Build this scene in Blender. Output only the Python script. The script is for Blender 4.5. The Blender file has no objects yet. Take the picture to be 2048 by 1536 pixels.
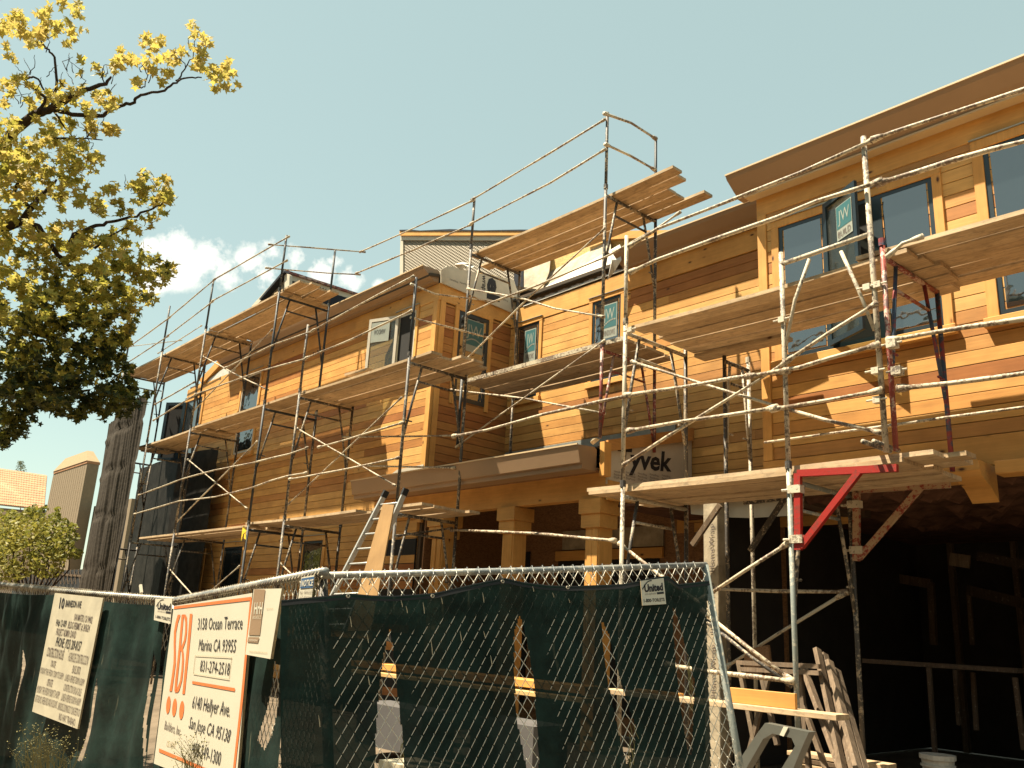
import bpy, math, random
from mathutils import Vector, Matrix
random.seed(7)
C = bpy.context.scene.collection
SC = bpy.context.scene

# ---------------------------------------------------------------- camera
FPX, CX, CY, EYE = 1743.0, 1024.0, 768.0, 1.6
AX = (Vector((0.66967758, -0.1689142, -0.72318734)), Vector((0.74091379, 0.21854535, 0.63504699)),
      Vector((0.05078077, -0.96109621, 0.27150578)))       # world X, Y, Z seen from the lens (right, down, forward)
RIGHT = Vector((AX[0][0], AX[1][0], AX[2][0])); DOWN = Vector((AX[0][1], AX[1][1], AX[2][1])); FWD = Vector((AX[0][2], AX[1][2], AX[2][2]))
EYEP = Vector((0, 0, EYE))
cd = bpy.data.cameras.new('camera'); cam = bpy.data.objects.new('camera', cd); C.objects.link(cam)
cd.sensor_width = 36; cd.lens = FPX / 2048 * 36; cd.clip_end = 3000; cd.clip_start = .05
m = Matrix((RIGHT, -DOWN, -FWD)).transposed().to_4x4(); m.translation = EYEP
cam.matrix_world = m; SC.camera = cam

# ---------------------------------------------------------------- light
SUN = Vector((0.80, 1.0, -2.55)).normalized()               # the way the light travels
EL = math.asin(-SUN.z)
sd = bpy.data.lights.new('sun', 'SUN'); sd.energy = 5.0; sd.angle = math.radians(.55); sd.color = (1.0, .885, .68)
so = bpy.data.objects.new('sun', sd); C.objects.link(so); so.rotation_euler = SUN.to_track_quat('-Z', 'Y').to_euler()
W = bpy.data.worlds.new('World'); SC.world = W; W.use_nodes = True
wn = W.node_tree; wn.nodes.clear()
def wnode(t, **k):
    n = wn.nodes.new(t)
    for a, b in k.items(): setattr(n, a, b)
    return n
sky = wnode('ShaderNodeTexSky', sky_type='NISHITA', sun_disc=False, sun_elevation=EL,
            sun_rotation=math.atan2(-SUN.x, -SUN.y), air_density=1.0, dust_density=.5, ozone_density=1.0)
tint = wnode('ShaderNodeMix', data_type='RGBA', blend_type='MULTIPLY'); tint.inputs[0].default_value = 1
tint.inputs[7].default_value = (1.25, 1.12, .74, 1)
wn.links.new(sky.outputs[0], tint.inputs[6])
geo = wnode('ShaderNodeTexCoord')
# clouds: a bank of small cumulus low over the roofs, broken up by noise
def wmath(op, a, b=None, c=None, clamp=False):
    n = wnode('ShaderNodeMath', operation=op, use_clamp=clamp)
    for i, v in enumerate((a, b, c)):
        if v is None: continue
        if isinstance(v, (int, float)): n.inputs[i].default_value = v
        else: wn.links.new(v, n.inputs[i])
    return n.outputs[0]
def raydir(px, py):
    d = Vector((px - CX, py - CY, FPX)); return Vector((d.dot(AX[0]), d.dot(AX[1]), d.dot(AX[2])))
nz = wnode('ShaderNodeTexNoise'); nz.inputs['Scale'].default_value = 16; nz.inputs['Detail'].default_value = 9; nz.inputs['Roughness'].default_value = .62
wn.links.new(geo.outputs['Generated'], nz.inputs['Vector'])
nz2 = wnode('ShaderNodeTexNoise'); nz2.inputs['Scale'].default_value = 55; nz2.inputs['Detail'].default_value = 8; nz2.inputs['Roughness'].default_value = .65
wn.links.new(geo.outputs['Generated'], nz2.inputs['Vector'])
acc = None
for (px, py, r) in ((355, 490, 42), (375, 530, 50), (345, 545, 40), (425, 510, 40), (450, 545, 38), (500, 520, 36), (530, 550, 34), (590, 520, 34),
                    (640, 545, 34), (700, 560, 30), (300, 490, 22), (760, 575, 18), (540, 500, 28), (310, 560, 30), (670, 520, 20)):
    dv = raydir(px, py).normalized(); rr = r / FPX * 1.0
    dp = wnode('ShaderNodeVectorMath', operation='DISTANCE'); wn.links.new(geo.outputs['Generated'], dp.inputs[0]); dp.inputs[1].default_value = dv
    q = wmath('DIVIDE', dp.outputs['Value'], rr); q = wmath('MULTIPLY', q, q); q = wmath('MULTIPLY', q, -1.3); q = wmath('EXPONENT', q)
    acc = q if acc is None else wmath('MAXIMUM', acc, q)
nn = wmath('MULTIPLY_ADD', nz.outputs[0], 2.4, -1.2); n3 = wmath('MULTIPLY_ADD', nz2.outputs[0], 2.0, -1.0); nn = wmath('ADD', nn, n3)
msk = wmath('MULTIPLY', acc, 1.6, None, True); nn = wmath('MULTIPLY', nn, msk)
dens = wmath('ADD', acc, nn); dens = wmath('MULTIPLY_ADD', dens, 1.9, -.56, True); dens = wmath('MULTIPLY', dens, .93)
cm = wnode('ShaderNodeMix', data_type='RGBA'); wn.links.new(dens, cm.inputs[0]); haze_mix = wnode('ShaderNodeMix', data_type='RGBA'); haze_mix.inputs[0].default_value = .62
wn.links.new(tint.outputs[2], haze_mix.inputs[6]); haze_mix.inputs[7].default_value = (2.50, 3.28, 3.06, 1); wn.links.new(haze_mix.outputs[2], cm.inputs[6]); cm.inputs[7].default_value = (5.6, 5.5, 5.0, 1)
bg = wnode('ShaderNodeBackground'); bg.inputs[1].default_value = .077; wn.links.new(cm.outputs[2], bg.inputs[0])
wo = wnode('ShaderNodeOutputWorld'); wn.links.new(bg.outputs[0], wo.inputs[0])
SC.view_settings.view_transform = 'Standard'; SC.view_settings.look = 'None'; SC.view_settings.gamma = 1; SC.view_settings.exposure = 1.55
SC.view_settings.use_curve_mapping = False
try:
    SC.cycles.use_denoising = True; SC.cycles.max_bounces = 8; SC.cycles.diffuse_bounces = 2; SC.cycles.transparent_max_bounces = 24
except Exception: pass

# ---------------------------------------------------------------- geometry helpers
def onY(px, py, y): r = raydir(px, py); return EYEP + r * (y / r.y)
def onX(px, py, x): r = raydir(px, py); return EYEP + r * (x / r.x)
def onZ(px, py, z): r = raydir(px, py); return EYEP + r * ((z - EYE) / r.z)
def dep(px, py, d): return EYEP + raydir(px, py) * (d / FPX)

class MB:
    def __init__(s): s.v = []; s.f = []
    def add(s, vs, fs):
        b = len(s.v); s.v += [tuple(q) for q in vs]; s.f += [tuple(b + i for i in f) for f in fs]; return s
    def box(s, a, b):
        x0, y0, z0 = a; x1, y1, z1 = b
        return s.add([(x0, y0, z0), (x1, y0, z0), (x1, y1, z0), (x0, y1, z0), (x0, y0, z1), (x1, y0, z1), (x1, y1, z1), (x0, y1, z1)],
                     [(0, 3, 2, 1), (4, 5, 6, 7), (0, 1, 5, 4), (1, 2, 6, 5), (2, 3, 7, 6), (3, 0, 4, 7)])
    def bbox(s, a, b, c=.004):                    # box with chamfered long edges (along its longest axis)
        d = [b[i] - a[i] for i in range(3)]; L = max(range(3), key=lambda i: d[i]); U, V = [i for i in range(3) if i != L]
        ring = [(a[U] + c, a[V]), (b[U] - c, a[V]), (b[U], a[V] + c), (b[U], b[V] - c), (b[U] - c, b[V]), (a[U] + c, b[V]), (a[U], b[V] - c), (a[U], a[V] + c)]
        vs = []
        for l in (a[L], b[L]):
            for u, v in ring:
                p = [0, 0, 0]; p[L] = l; p[U] = u; p[V] = v; vs.append(p)
        fs = [(i, (i + 1) % 8, 8 + (i + 1) % 8, 8 + i) for i in range(8)] + [tuple(range(7, -1, -1)), tuple(range(8, 16))]
        return s.add(vs, fs)
    def beam(s, p0, p1, w, h, up=Vector((0, 0, 1))):
        p0 = Vector(p0); p1 = Vector(p1); d = (p1 - p0).normalized(); sd_ = d.cross(up)
        if sd_.length < 1e-4: sd_ = d.cross(Vector((0, 1, 0)))
        sd_.normalize(); u = sd_.cross(d).normalized(); a = sd_ * (w / 2); b = u * (h / 2)
        return s.add([p0 - a - b, p0 + a - b, p0 + a + b, p0 - a + b, p1 - a - b, p1 + a - b, p1 + a + b, p1 - a + b],
                     [(0, 1, 2, 3), (7, 6, 5, 4), (0, 4, 5, 1), (1, 5, 6, 2), (2, 6, 7, 3), (3, 7, 4, 0)])
    def tube(s, pts, r, n=8, cap=True):
        pts = [Vector(p) for p in pts]; rs = r if isinstance(r, (list, tuple)) else [r] * len(pts)
        u = None; rings = []
        for i, p in enumerate(pts):
            t = (pts[min(i + 1, len(pts) - 1)] - pts[max(i - 1, 0)]).normalized()
            if u is None:
                u = t.orthogonal().normalized()
            else:
                u = (u - t * u.dot(t))
                if u.length < 1e-6: u = t.orthogonal()
                u.normalize()
            w = t.cross(u)
            rings.append([p + (u * math.cos(2 * math.pi * k / n) + w * math.sin(2 * math.pi * k / n)) * rs[i] for k in range(n)])
        vs = [q for rg in rings for q in rg]; fs = []
        for i in range(len(pts) - 1):
            for k in range(n):
                fs.append((i * n + k, i * n + (k + 1) % n, (i + 1) * n + (k + 1) % n, (i + 1) * n + k))
        if cap: fs += [tuple(range(n - 1, -1, -1)), tuple((len(pts) - 1) * n + k for k in range(n))]
        return s.add(vs, fs)
    def prism(s, poly, off):                      # polygon (3D points) extruded by off
        n = len(poly); poly = [Vector(p) for p in poly]; off = Vector(off)
        return s.add(poly + [p + off for p in poly], [tuple(range(n)), tuple(range(2 * n - 1, n - 1, -1))] + [(i, i + n, (i + 1) % n + n, (i + 1) % n) for i in range(n)])
    def build(s, name, mat, parent=None, smooth=False, kind=None, label=None):
        o0 = wloc(parent) if parent is not None else Vector((0, 0, 0))
        me = bpy.data.meshes.new(name); me.from_pydata([(a - o0.x, b - o0.y, c - o0.z) for a, b, c in s.v], [], s.f)
        me.materials.append(mat)
        if smooth: me.polygons.foreach_set('use_smooth', [True] * len(me.polygons))
        me.update(); o = bpy.data.objects.new(name, me); C.objects.link(o)
        if parent is not None: o.parent = parent
        if kind: o['kind'] = kind
        if label: o['label'] = label
        return o
def wloc(o):
    p = Vector((0, 0, 0))
    while o is not None: p = p + o.location; o = o.parent
    return p
def tag(o, label, cat, group=None):
    o['label'] = label; o['category'] = cat
    if group: o['group'] = group
    return o
def thing(name, label, cat, loc=(0, 0, 0), group=None):
    o = bpy.data.objects.new(name, None); C.objects.link(o); o.location = loc; o.empty_display_size = .2
    return tag(o, label, cat, group)

# ---------------------------------------------------------------- materials
def mat(name, rough=.7, metal=0.0):
    mt = bpy.data.materials.new(name); mt.use_nodes = True
    nt = mt.node_tree; b = nt.nodes['Principled BSDF']; b.inputs['Roughness'].default_value = rough; b.inputs['Metallic'].default_value = metal
    return mt, nt, b
def N(nt, t, **k):
    n = nt.nodes.new(t)
    for a, b in k.items(): setattr(n, a, b)
    return n
def objcoord(nt, scale=(1, 1, 1), rand=True):
    tc = N(nt, 'ShaderNodeTexCoord'); mp = N(nt, 'ShaderNodeMapping'); mp.inputs['Scale'].default_value = scale
    nt.links.new(tc.outputs['Object'], mp.inputs['Vector'])
    if rand:
        oi = N(nt, 'ShaderNodeObjectInfo'); mu = N(nt, 'ShaderNodeMath', operation='MULTIPLY'); mu.inputs[1].default_value = 37.0
        nt.links.new(oi.outputs['Random'], mu.inputs[0]); nt.links.new(mu.outputs[0], mp.inputs['Location'])
    return mp.outputs[0]
def noise(nt, vec, scale, detail=6, rough=.6):
    n = N(nt, 'ShaderNodeTexNoise'); n.inputs['Scale'].default_value = scale; n.inputs['Detail'].default_value = detail; n.inputs['Roughness'].default_value = rough
    nt.links.new(vec, n.inputs['Vector']); return n.outputs[0]
def ramp(nt, fac, stops):
    r = N(nt, 'ShaderNodeValToRGB'); e = r.color_ramp.elements
    while len(e) < len(stops): e.new(.5)
    for i, (p, c) in enumerate(stops): e[i].position = p; e[i].color = (*c, 1) if len(c) == 3 else c
    nt.links.new(fac, r.inputs[0]); return r.outputs[0]
def mixc(nt, fac, a, b, bt='MIX'):
    n = N(nt, 'ShaderNodeMix', data_type='RGBA', blend_type=bt)
    for i, v in ((0, fac), (6, a), (7, b)):
        if isinstance(v, (int, float)): n.inputs[i].default_value = v
        elif isinstance(v, tuple): n.inputs[i].default_value = (*v, 1) if len(v) == 3 else v
        else: nt.links.new(v, n.inputs[i])
    return n.outputs[2]
def bump(nt, b, h, strength=.3, dist=.01):
    n = N(nt, 'ShaderNodeBump'); n.inputs['Strength'].default_value = strength; n.inputs['Distance'].default_value = dist
    nt.links.new(h, n.inputs['Height']); nt.links.new(n.outputs[0], b.inputs['Normal'])
def wood(name, tones, axis=0, knots=0.0, rough=.62, grain=.35, grime=0.0):
    mt, nt, b = mat(name, rough)
    oi = N(nt, 'ShaderNodeObjectInfo')
    if len(tones) == 1: tones = [tones[0], tuple(c * .93 for c in tones[0])]
    base = ramp(nt, oi.outputs['Random'], [(i / max(1, len(tones) - 1), t) for i, t in enumerate(tones)])
    sc = [14, 14, 14]; sc[axis] = .9
    v = objcoord(nt, sc)
    g = noise(nt, v, 2.2, 7, .65)
    gc = ramp(nt, g, [(.3, (1 - grain,) * 3), (.62, (1, 1, 1))])
    col = mixc(nt, 1.0, base, gc, 'MULTIPLY')
    v2 = objcoord(nt, (1.1, 1.1, 1.1)); g2 = noise(nt, v2, 1.7, 3)
    col = mixc(nt, 1.0, col, ramp(nt, g2, [(.3, (.80, .76, .72)), (.7, (1.08, 1.06, 1.04))]), 'MULTIPLY')
    if knots:
        ks = [5.5, 5.5, 5.5]; ks[axis] = 2.6
        vk = objcoord(nt, ks); vo = N(nt, 'ShaderNodeTexVoronoi'); vo.inputs['Scale'].default_value = 1.0; nt.links.new(vk, vo.inputs['Vector'])
        kk = ramp(nt, vo.outputs['Distance'], [(.055, (1, 1, 1)), (.11, (.28, .28, .28)), (.17, (0, 0, 0))])
        cc = N(nt, 'ShaderNodeSeparateColor'); nt.links.new(vo.outputs['Color'], cc.inputs[0])
        th = N(nt, 'ShaderNodeMath', operation='LESS_THAN'); th.inputs[1].default_value = knots; nt.links.new(cc.outputs[0], th.inputs[0])
        mk = N(nt, 'ShaderNodeMath', operation='MULTIPLY'); nt.links.new(th.outputs[0], mk.inputs[0]); nt.links.new(kk, mk.inputs[1])
        col = mixc(nt, mk.outputs[0], col, (.075, .028, .010))
    if grime:
        vg = objcoord(nt, (3, 6, 6)); gg = noise(nt, vg, 2.5, 8, .7)
        col = mixc(nt, ramp(nt, gg, [(.50, (0, 0, 0)), (.66, (grime,) * 3)]), col, (.10, .075, .055))
        gg2 = noise(nt, objcoord(nt, (9, 9, 9)), 3.5, 5, .6)
        col = mixc(nt, ramp(nt, gg2, [(.60, (0, 0, 0)), (.70, (grime,) * 3)]), col, (.52, .46, .37))
    nt.links.new(col, b.inputs['Base Color']); bump(nt, b, g, .25, .004)
    b.inputs['Specular IOR Level'].default_value = .3
    return mt
CED = [(.63, .345, .102), (.68, .40, .132), (.56, .275, .075), (.65, .37, .115), (.47, .20, .048), (.69, .41, .14), (.60, .31, .088), (.33, .122, .034), (.66, .375, .118), (.61, .335, .10)]
M = {}
M['siding'] = wood('cedar_siding', CED, 0, .12, .6, .22)
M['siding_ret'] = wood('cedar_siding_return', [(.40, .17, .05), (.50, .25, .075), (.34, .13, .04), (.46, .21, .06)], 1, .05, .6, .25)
M['trim'] = wood('knotty_pine_trim', [(.65, .345, .10), (.61, .31, .084), (.67, .365, .11)], 0, .75, .6, .16)
M['trim_v'] = wood('knotty_pine_upright', [(.65, .345, .10), (.61, .31, .084), (.67, .365, .11)], 2, .6, .6, .16)
M['plank'] = wood('weathered_plank', [(.62, .465, .29), (.53, .38, .225), (.66, .50, .32), (.47, .34, .20), (.58, .42, .255)], 0, .06, .8, .36, .45)
M['plank_y'] = wood('weathered_plank_short', [(.50, .37, .21), (.42, .29, .16)], 1, .05, .8, .42, .5)
M['lumber'] = wood('fresh_lumber', [(.62, .40, .15), (.66, .44, .19), (.56, .34, .12)], 0, .1, .65, .2)
M['ply'] = wood('plywood_sheet', [(.34, .205, .085)], 2, .0, .6, .12)
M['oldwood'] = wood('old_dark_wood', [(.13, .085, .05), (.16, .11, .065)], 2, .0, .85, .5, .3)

def splatter(name, dark, light, amount, rough=.6, metal=.0, scale=26, third=None):
    mt, nt, b = mat(name, rough, metal)
    v = objcoord(nt); g = noise(nt, v, scale, 8, .72); gl = noise(nt, v, 3.2, 3, .5)
    ad = N(nt, 'ShaderNodeMath', operation='MULTIPLY_ADD'); nt.links.new(gl, ad.inputs[0]); ad.inputs[1].default_value = .55; nt.links.new(g, ad.inputs[2])
    lo = .775 + (0.5 - amount) * .42
    col = mixc(nt, ramp(nt, ad.outputs[0], [(lo - .035, (0, 0, 0)), (lo + .03, (1, 1, 1))]), dark, light)
    if third:
        g3 = noise(nt, v, 6.3, 6, .6); col = mixc(nt, ramp(nt, g3, [(.52, (0, 0, 0)), (.58, (1, 1, 1))]), col, third)
    nt.links.new(col, b.inputs['Base Color']); bump(nt, b, ad.outputs[0], .6, .004)
    return mt
M['post'] = splatter('splattered_steel', (.055, .048, .042), (.36, .29, .20), .36)
M['post_dark'] = splatter('dark_painted_steel', (.022, .026, .03), (.34, .28, .20), .14)
M['post_light'] = splatter('stucco_coated_steel', (.13, .10, .075), (.46, .395, .29), .62)
M['rail'] = splatter('stucco_coated_rail', (.15, .10, .065), (.46, .39, .275), .54)
M['redpost'] = splatter('worn_red_steel', (.22, .035, .022), (.46, .33, .26), .42, third=(.10, .05, .045))
M['red'] = splatter('red_painted_steel', (.30, .018, .012), (.20, .03, .02), .35, .45)
M['redrust'] = splatter('red_and_tan_steel', (.26, .03, .02), (.40, .27, .16), .55, .6)
M['bluepost'] = splatter('blue_and_red_steel', (.03, .055, .10), (.30, .25, .22), .2, third=(.22, .03, .03))
M['galv'] = splatter('galvanised_pipe', (.17, .18, .18), (.34, .33, .29), .5, .5, .3)
M['greypost'] = splatter('grey_green_pipe', (.20, .22, .20), (.42, .38, .30), .35, .55)
M['plaster_clamp'] = splatter('cream_clamp', (.22, .18, .13), (.55, .48, .36), .7)

def plain(name, col, rough=.6, metal=0.0, var=.15, scale=4, spec=.5, bmp=0.0):
    mt, nt, b = mat(name, rough, metal)
    g = noise(nt, objcoord(nt), scale, 6, .6)
    nt.links.new(mixc(nt, 1.0, col, ramp(nt, g, [(.3, (1 - var,) * 3), (.7, (1 + var * .4,) * 3)]), 'MULTIPLY'), b.inputs['Base Color'])
    b.inputs['Specular IOR Level'].default_value = spec
    if bmp: bump(nt, b, g, bmp, .02)
    return mt
M['gutter'] = plain('brown_gutter', (.27, .17, .095), .45, 0, .06, 2)
M['gutter_lip'] = plain('tan_gutter_lip', (.52, .38, .22), .5, 0, .05, 2)  # paler than the gutter: the edge highlight is put into this colour
M['wrap'] = plain('house_wrap', (.52, .46, .36), .55, 0, .14, 3, .4, .3)
M['wrap_white'] = plain('white_wrap', (.58, .55, .49), .5, 0, .18, 4, .4, .5)
M['felt'] = plain('black_felt_paper', (.012, .014, .022), .7, 0, .3, 5, .3, .4)
M['grey_felt'] = plain('grey_kraft_and_shaded_wrap', (.40, .33, .23), .7, 0, .4, 5, .3, .6)  # kraft paper grey, also used for white wrap in shade
M['ink'] = plain('black_ink', (.008, .008, .012), .7, 0, 0.0)
M['ink_soft'] = plain('faded_ink', (.13, .10, .085), .7, 0, .5, 30)
M['orange'] = plain('orange_print', (.66, .16, .04), .6, 0, .12, 12)
M['signwhite'] = plain('sign_white', (.57, .53, .42), .45, 0, .05, 3)
M['signcream'] = plain('sign_cream', (.52, .47, .35), .5, 0, .16, 7)
M['signedge'] = plain('plywood_edge', (.42, .32, .18), .7, 0, .3, 20)
M['brownprint'] = plain('brown_print', (.26, .17, .10), .6, 0, .08)
M['blueprint'] = plain('blue_print', (.03, .09, .20), .5, 0, .05)
M['stickerpaper'] = plain('sticker_paper', (.27, .29, .25), .5, 0, .08)
M['teal'] = plain('teal_print', (.028, .115, .125), .5, 0, .05)
M['frame_dark'] = plain('dark_green_frame', (.012, .024, .032), .35, 0, .15, 6)
M['frame_pale'] = plain('pale_frame', (.50, .45, .36), .5, 0, .1, 6)
M['darkwall'] = plain('painted_garage_dark', (.026, .019, .014), .9, 0, .4, 3)  # garage walls coloured near black to stand for the gloom inside
M['chain'] = plain('bright_wire', (.66, .61, .50), .5, 0, .3, 30)
M['void'] = plain('painted_room_dark', (.012, .011, .010), .9, 0, .2)  # near black colour standing for unlit rooms on flat panels
M['sheath'] = plain('sheathing_board', (.10, .06, .03), .9, 0, .3)
M['metalflash'] = plain('grey_flashing', (.33, .34, .31), .4, .4, .2, 8)
M['alu'] = plain('aluminium', (.50, .50, .47), .4, .35, .15, 9)
M['roofing'] = plain('roof_felt', (.06, .045, .03), .9, 0, .3, 6)
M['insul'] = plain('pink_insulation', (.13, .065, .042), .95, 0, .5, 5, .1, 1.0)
M['dirt'] = plain('dirt_ground', (.155, .12, .085), .95, 0, .4, 1.5, .1, .5)
M['stucco'] = plain('tan_stucco', (.34, .25, .15), .9, 0, .1, 3, .2, .2)
M['concrete'] = plain('grey_concrete', (.085, .078, .075), .85, 0, .2, 3)  # darkened so the shade on the blocks is in the colour
M['blackplastic'] = plain('grey_black_plastic', (.10, .10, .085), .35, 0, .12, 6, .5, .1)
M['bucket'] = plain('white_bucket', (.50, .46, .40), .5, 0, .2, 10)
M['yellow'] = plain('yellow_ribbon', (.65, .45, .02), .5, 0, .1)
M['tarp'] = plain('black_shade_cloth', (.060, .048, .036), .85, 0, .35, 12, .2, .4)
M['cream_sheet'] = plain('cream_sheet', (.70, .60, .42), .6, 0, .1, 3)

def osb(name, c1, c2):
    mt, nt, b = mat(name, .75); v = objcoord(nt, (9, 9, 22)); vo = N(nt, 'ShaderNodeTexVoronoi'); vo.inputs['Scale'].default_value = 3; vo.inputs['Randomness'].default_value = 1
    nt.links.new(v, vo.inputs['Vector']); s = N(nt, 'ShaderNodeSeparateColor'); nt.links.new(vo.outputs['Color'], s.inputs[0])
    nt.links.new(ramp(nt, s.outputs[0], [(0, c1), (.6, c2), (1, tuple(x * 1.12 for x in c2))]), b.inputs['Base Color']); return mt
M['greywood'] = wood('grey_rough_wood', [(.20, .15, .10), (.26, .19, .13), (.15, .11, .075)], 2, .0, .85, .5, .25)
M['dimwood'] = wood('dim_interior_wood', [(.075, .048, .03), (.06, .04, .026)], 2, .0, .85, .5, .2)  # garage dimness is put into this wood colour
M['osb'] = osb('oriented_strand_board', (.46, .28, .095), (.62, .40, .15))
M['osb_dark'] = osb('dark_strand_board', (.16, .075, .03), (.24, .12, .05))  # second strand board in darker tones

def lathmat():
    mt, nt, b = mat('metal_lath', .7, .1)
    v = objcoord(nt, (1, 1, 1), False)
    s = N(nt, 'ShaderNodeSeparateXYZ'); nt.links.new(v, s.inputs[0])
    a = N(nt, 'ShaderNodeMath', operation='ADD'); nt.links.new(s.outputs[0], a.inputs[0]); nt.links.new(s.outputs[1], a.inputs[1])
    def wv(sgn):
        m1 = N(nt, 'ShaderNodeMath', operation='MULTIPLY'); nt.links.new(a.outputs[0], m1.inputs[0]); m1.inputs[1].default_value = 48
        m2 = N(nt, 'ShaderNodeMath', operation='MULTIPLY_ADD'); nt.links.new(s.outputs[2], m2.inputs[0]); m2.inputs[1].default_value = 70 * sgn; nt.links.new(m1.outputs[0], m2.inputs[2])
        m3 = N(nt, 'ShaderNodeMath', operation='SINE'); nt.links.new(m2.outputs[0], m3.inputs[0]); return m3.outputs[0]
    mx = N(nt, 'ShaderNodeMath', operation='MAXIMUM'); nt.links.new(wv(1), mx.inputs[0]); nt.links.new(wv(-1), mx.inputs[1])
    nt.links.new(ramp(nt, mx.outputs[0], [(.35, (.15, .12, .085)), (.9, (.33, .28, .205))]), b.inputs['Base Color']); bump(nt, b, mx.outputs[0], .8, .02)
    return mt
M['lath'] = lathmat()
def glassmat(name, col, rough=.04):
    mt, nt, b = mat(name, rough); b.inputs['Base Color'].default_value = (*col, 1); b.inputs['Specular IOR Level'].default_value = 1.0; b.inputs['IOR'].default_value = 1.9
    g = noise(nt, objcoord(nt, (1, 1, 1), False), 1.6, 3); bump(nt, b, g, .22, .05); return mt
M['glass'] = glassmat('window_glass', (.010, .014, .016))
def clearglass(name, alpha, col):
    mt, nt, b = mat(name, .05); b.inputs['Base Color'].default_value = (*col, 1); b.inputs['Specular IOR Level'].default_value = .9; b.inputs['IOR'].default_value = 1.6
    tr = N(nt, 'ShaderNodeBsdfTransparent'); tr.inputs[0].default_value = (.80, .86, .80, 1); mx = N(nt, 'ShaderNodeMixShader'); mx.inputs[0].default_value = alpha
    nt.links.new(tr.outputs[0], mx.inputs[1]); nt.links.new(b.outputs[0], mx.inputs[2]); nt.links.new(mx.outputs[0], nt.nodes['Material Output'].inputs[0]); return mt
M['sashglass'] = clearglass('sash_glass', .35, (.05, .055, .05))
def fabric(name, col, opac, streak):
    mt, nt, b = mat(name, .8); b.inputs['Specular IOR Level'].default_value = .15
    v = objcoord(nt, (2, 2, 2), False); g = noise(nt, v, 1.6, 7, .7)
    vs = objcoord(nt, (14, 14, 1.2), False); g2 = noise(nt, vs, 2.0, 5, .6)
    c = mixc(nt, ramp(nt, g, [(.4, (0, 0, 0)), (.72, (1, 1, 1))]), col, tuple(x * 2.9 for x in col))
    c = mixc(nt, ramp(nt, g2, [(.66, (0, 0, 0)), (.74, (streak,) * 3)]), c, (.35, .33, .22))
    nt.links.new(c, b.inputs['Base Color'])
    tl = N(nt, 'ShaderNodeBsdfTranslucent'); nt.links.new(c, tl.inputs[0])
    m1 = N(nt, 'ShaderNodeMixShader'); m1.inputs[0].default_value = .25; nt.links.new(b.outputs[0], m1.inputs[1]); nt.links.new(tl.outputs[0], m1.inputs[2])
    tr = N(nt, 'ShaderNodeBsdfTransparent'); m2 = N(nt, 'ShaderNodeMixShader')
    m2.inputs[0].default_value = opac; nt.links.new(tr.outputs[0], m2.inputs[1]); nt.links.new(m1.outputs[0], m2.inputs[2]); nt.links.new(m2.outputs[0], nt.nodes['Material Output'].inputs[0])
    bump(nt, b, g, .3, .03); return mt
M['screen'] = fabric('green_windscreen', (.0056, .0135, .0115), .978, .12)
M['screen_ab'] = fabric('green_windscreen_left', (.0060, .0150, .0125), .985, .3)
M['hem'] = plain('black_hem', (.008, .009, .010), .8, 0, .2)
M['scrim'] = fabric('dark_scrim', (.012, .011, .009), .988, .0)
def leafmat(name, stops, trans=.45):
    mt, nt, b = mat(name, .55); b.inputs['Specular IOR Level'].default_value = .35
    v = objcoord(nt, (1, 1, 1), False); g = noise(nt, v, .9, 4, .7); g2 = noise(nt, v, 9, 2, .5)
    ad = N(nt, 'ShaderNodeMath', operation='MULTIPLY_ADD'); nt.links.new(g2, ad.inputs[0]); ad.inputs[1].default_value = .8; nt.links.new(g, ad.inputs[2])
    c = ramp(nt, ad.outputs[0], stops); nt.links.new(c, b.inputs['Base Color'])
    tl = N(nt, 'ShaderNodeBsdfTranslucent'); nt.links.new(c, tl.inputs[0]); m1 = N(nt, 'ShaderNodeMixShader'); m1.inputs[0].default_value = trans
    nt.links.new(b.outputs[0], m1.inputs[1]); nt.links.new(tl.outputs[0], m1.inputs[2]); nt.links.new(m1.outputs[0], nt.nodes['Material Output'].inputs[0]); return mt
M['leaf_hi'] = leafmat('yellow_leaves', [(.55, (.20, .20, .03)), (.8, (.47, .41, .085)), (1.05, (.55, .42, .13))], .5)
M['leaf_lo'] = leafmat('dark_shade_leaves', [(.55, (.012, .024, .008)), (.85, (.035, .05, .012)), (1.05, (.14, .14, .02))], .3)  # dark leaves: the lower crown's shade is put into the green
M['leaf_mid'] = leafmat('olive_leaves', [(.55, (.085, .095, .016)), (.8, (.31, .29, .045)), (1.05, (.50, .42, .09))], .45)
M['shrub'] = leafmat('shrub_leaves', [(.5, (.045, .06, .012)), (.8, (.17, .175, .03)), (1.0, (.30, .26, .05))], .4)
M['bark'] = plain('tree_bark', (.060, .042, .034), .9, 0, .5, 9, .2, .8)
M['unseen_treeline'] = plain('far_foliage', (.045, .055, .018), .9, 0, .4, 2)
M['drygrass'] = plain('dry_grass', (.24, .21, .08), .9, 0, .3, 6)

# ---------------------------------------------------------------- ground
def gz(x, y):
    """pavement climbs to the right along the fence; the building plot behind it is level"""
    t = max(0.0, min(1.0, (7.0 - y) / 2.0)); s = .02 + .085 * (x + 3.6)
    return t * max(-.35, min(.45, s)) - .02
g = MB(); nx, ny = 60, 60
xs = [-400] + [-30 + i * 1.0 for i in range(45)] + [200]; ys = [-200] + [-6 + i * .5 for i in range(50)] + [300]
for y in ys:
    for x in xs: g.v.append((x, y, gz(x, y)))
L = len(xs)
for j in range(len(ys) - 1):
    for i in range(L - 1): g.f.append((j * L + i, j * L + i + 1, (j + 1) * L + i + 1, (j + 1) * L + i))
g.build('ground', M['dirt'], kind='structure')

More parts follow.
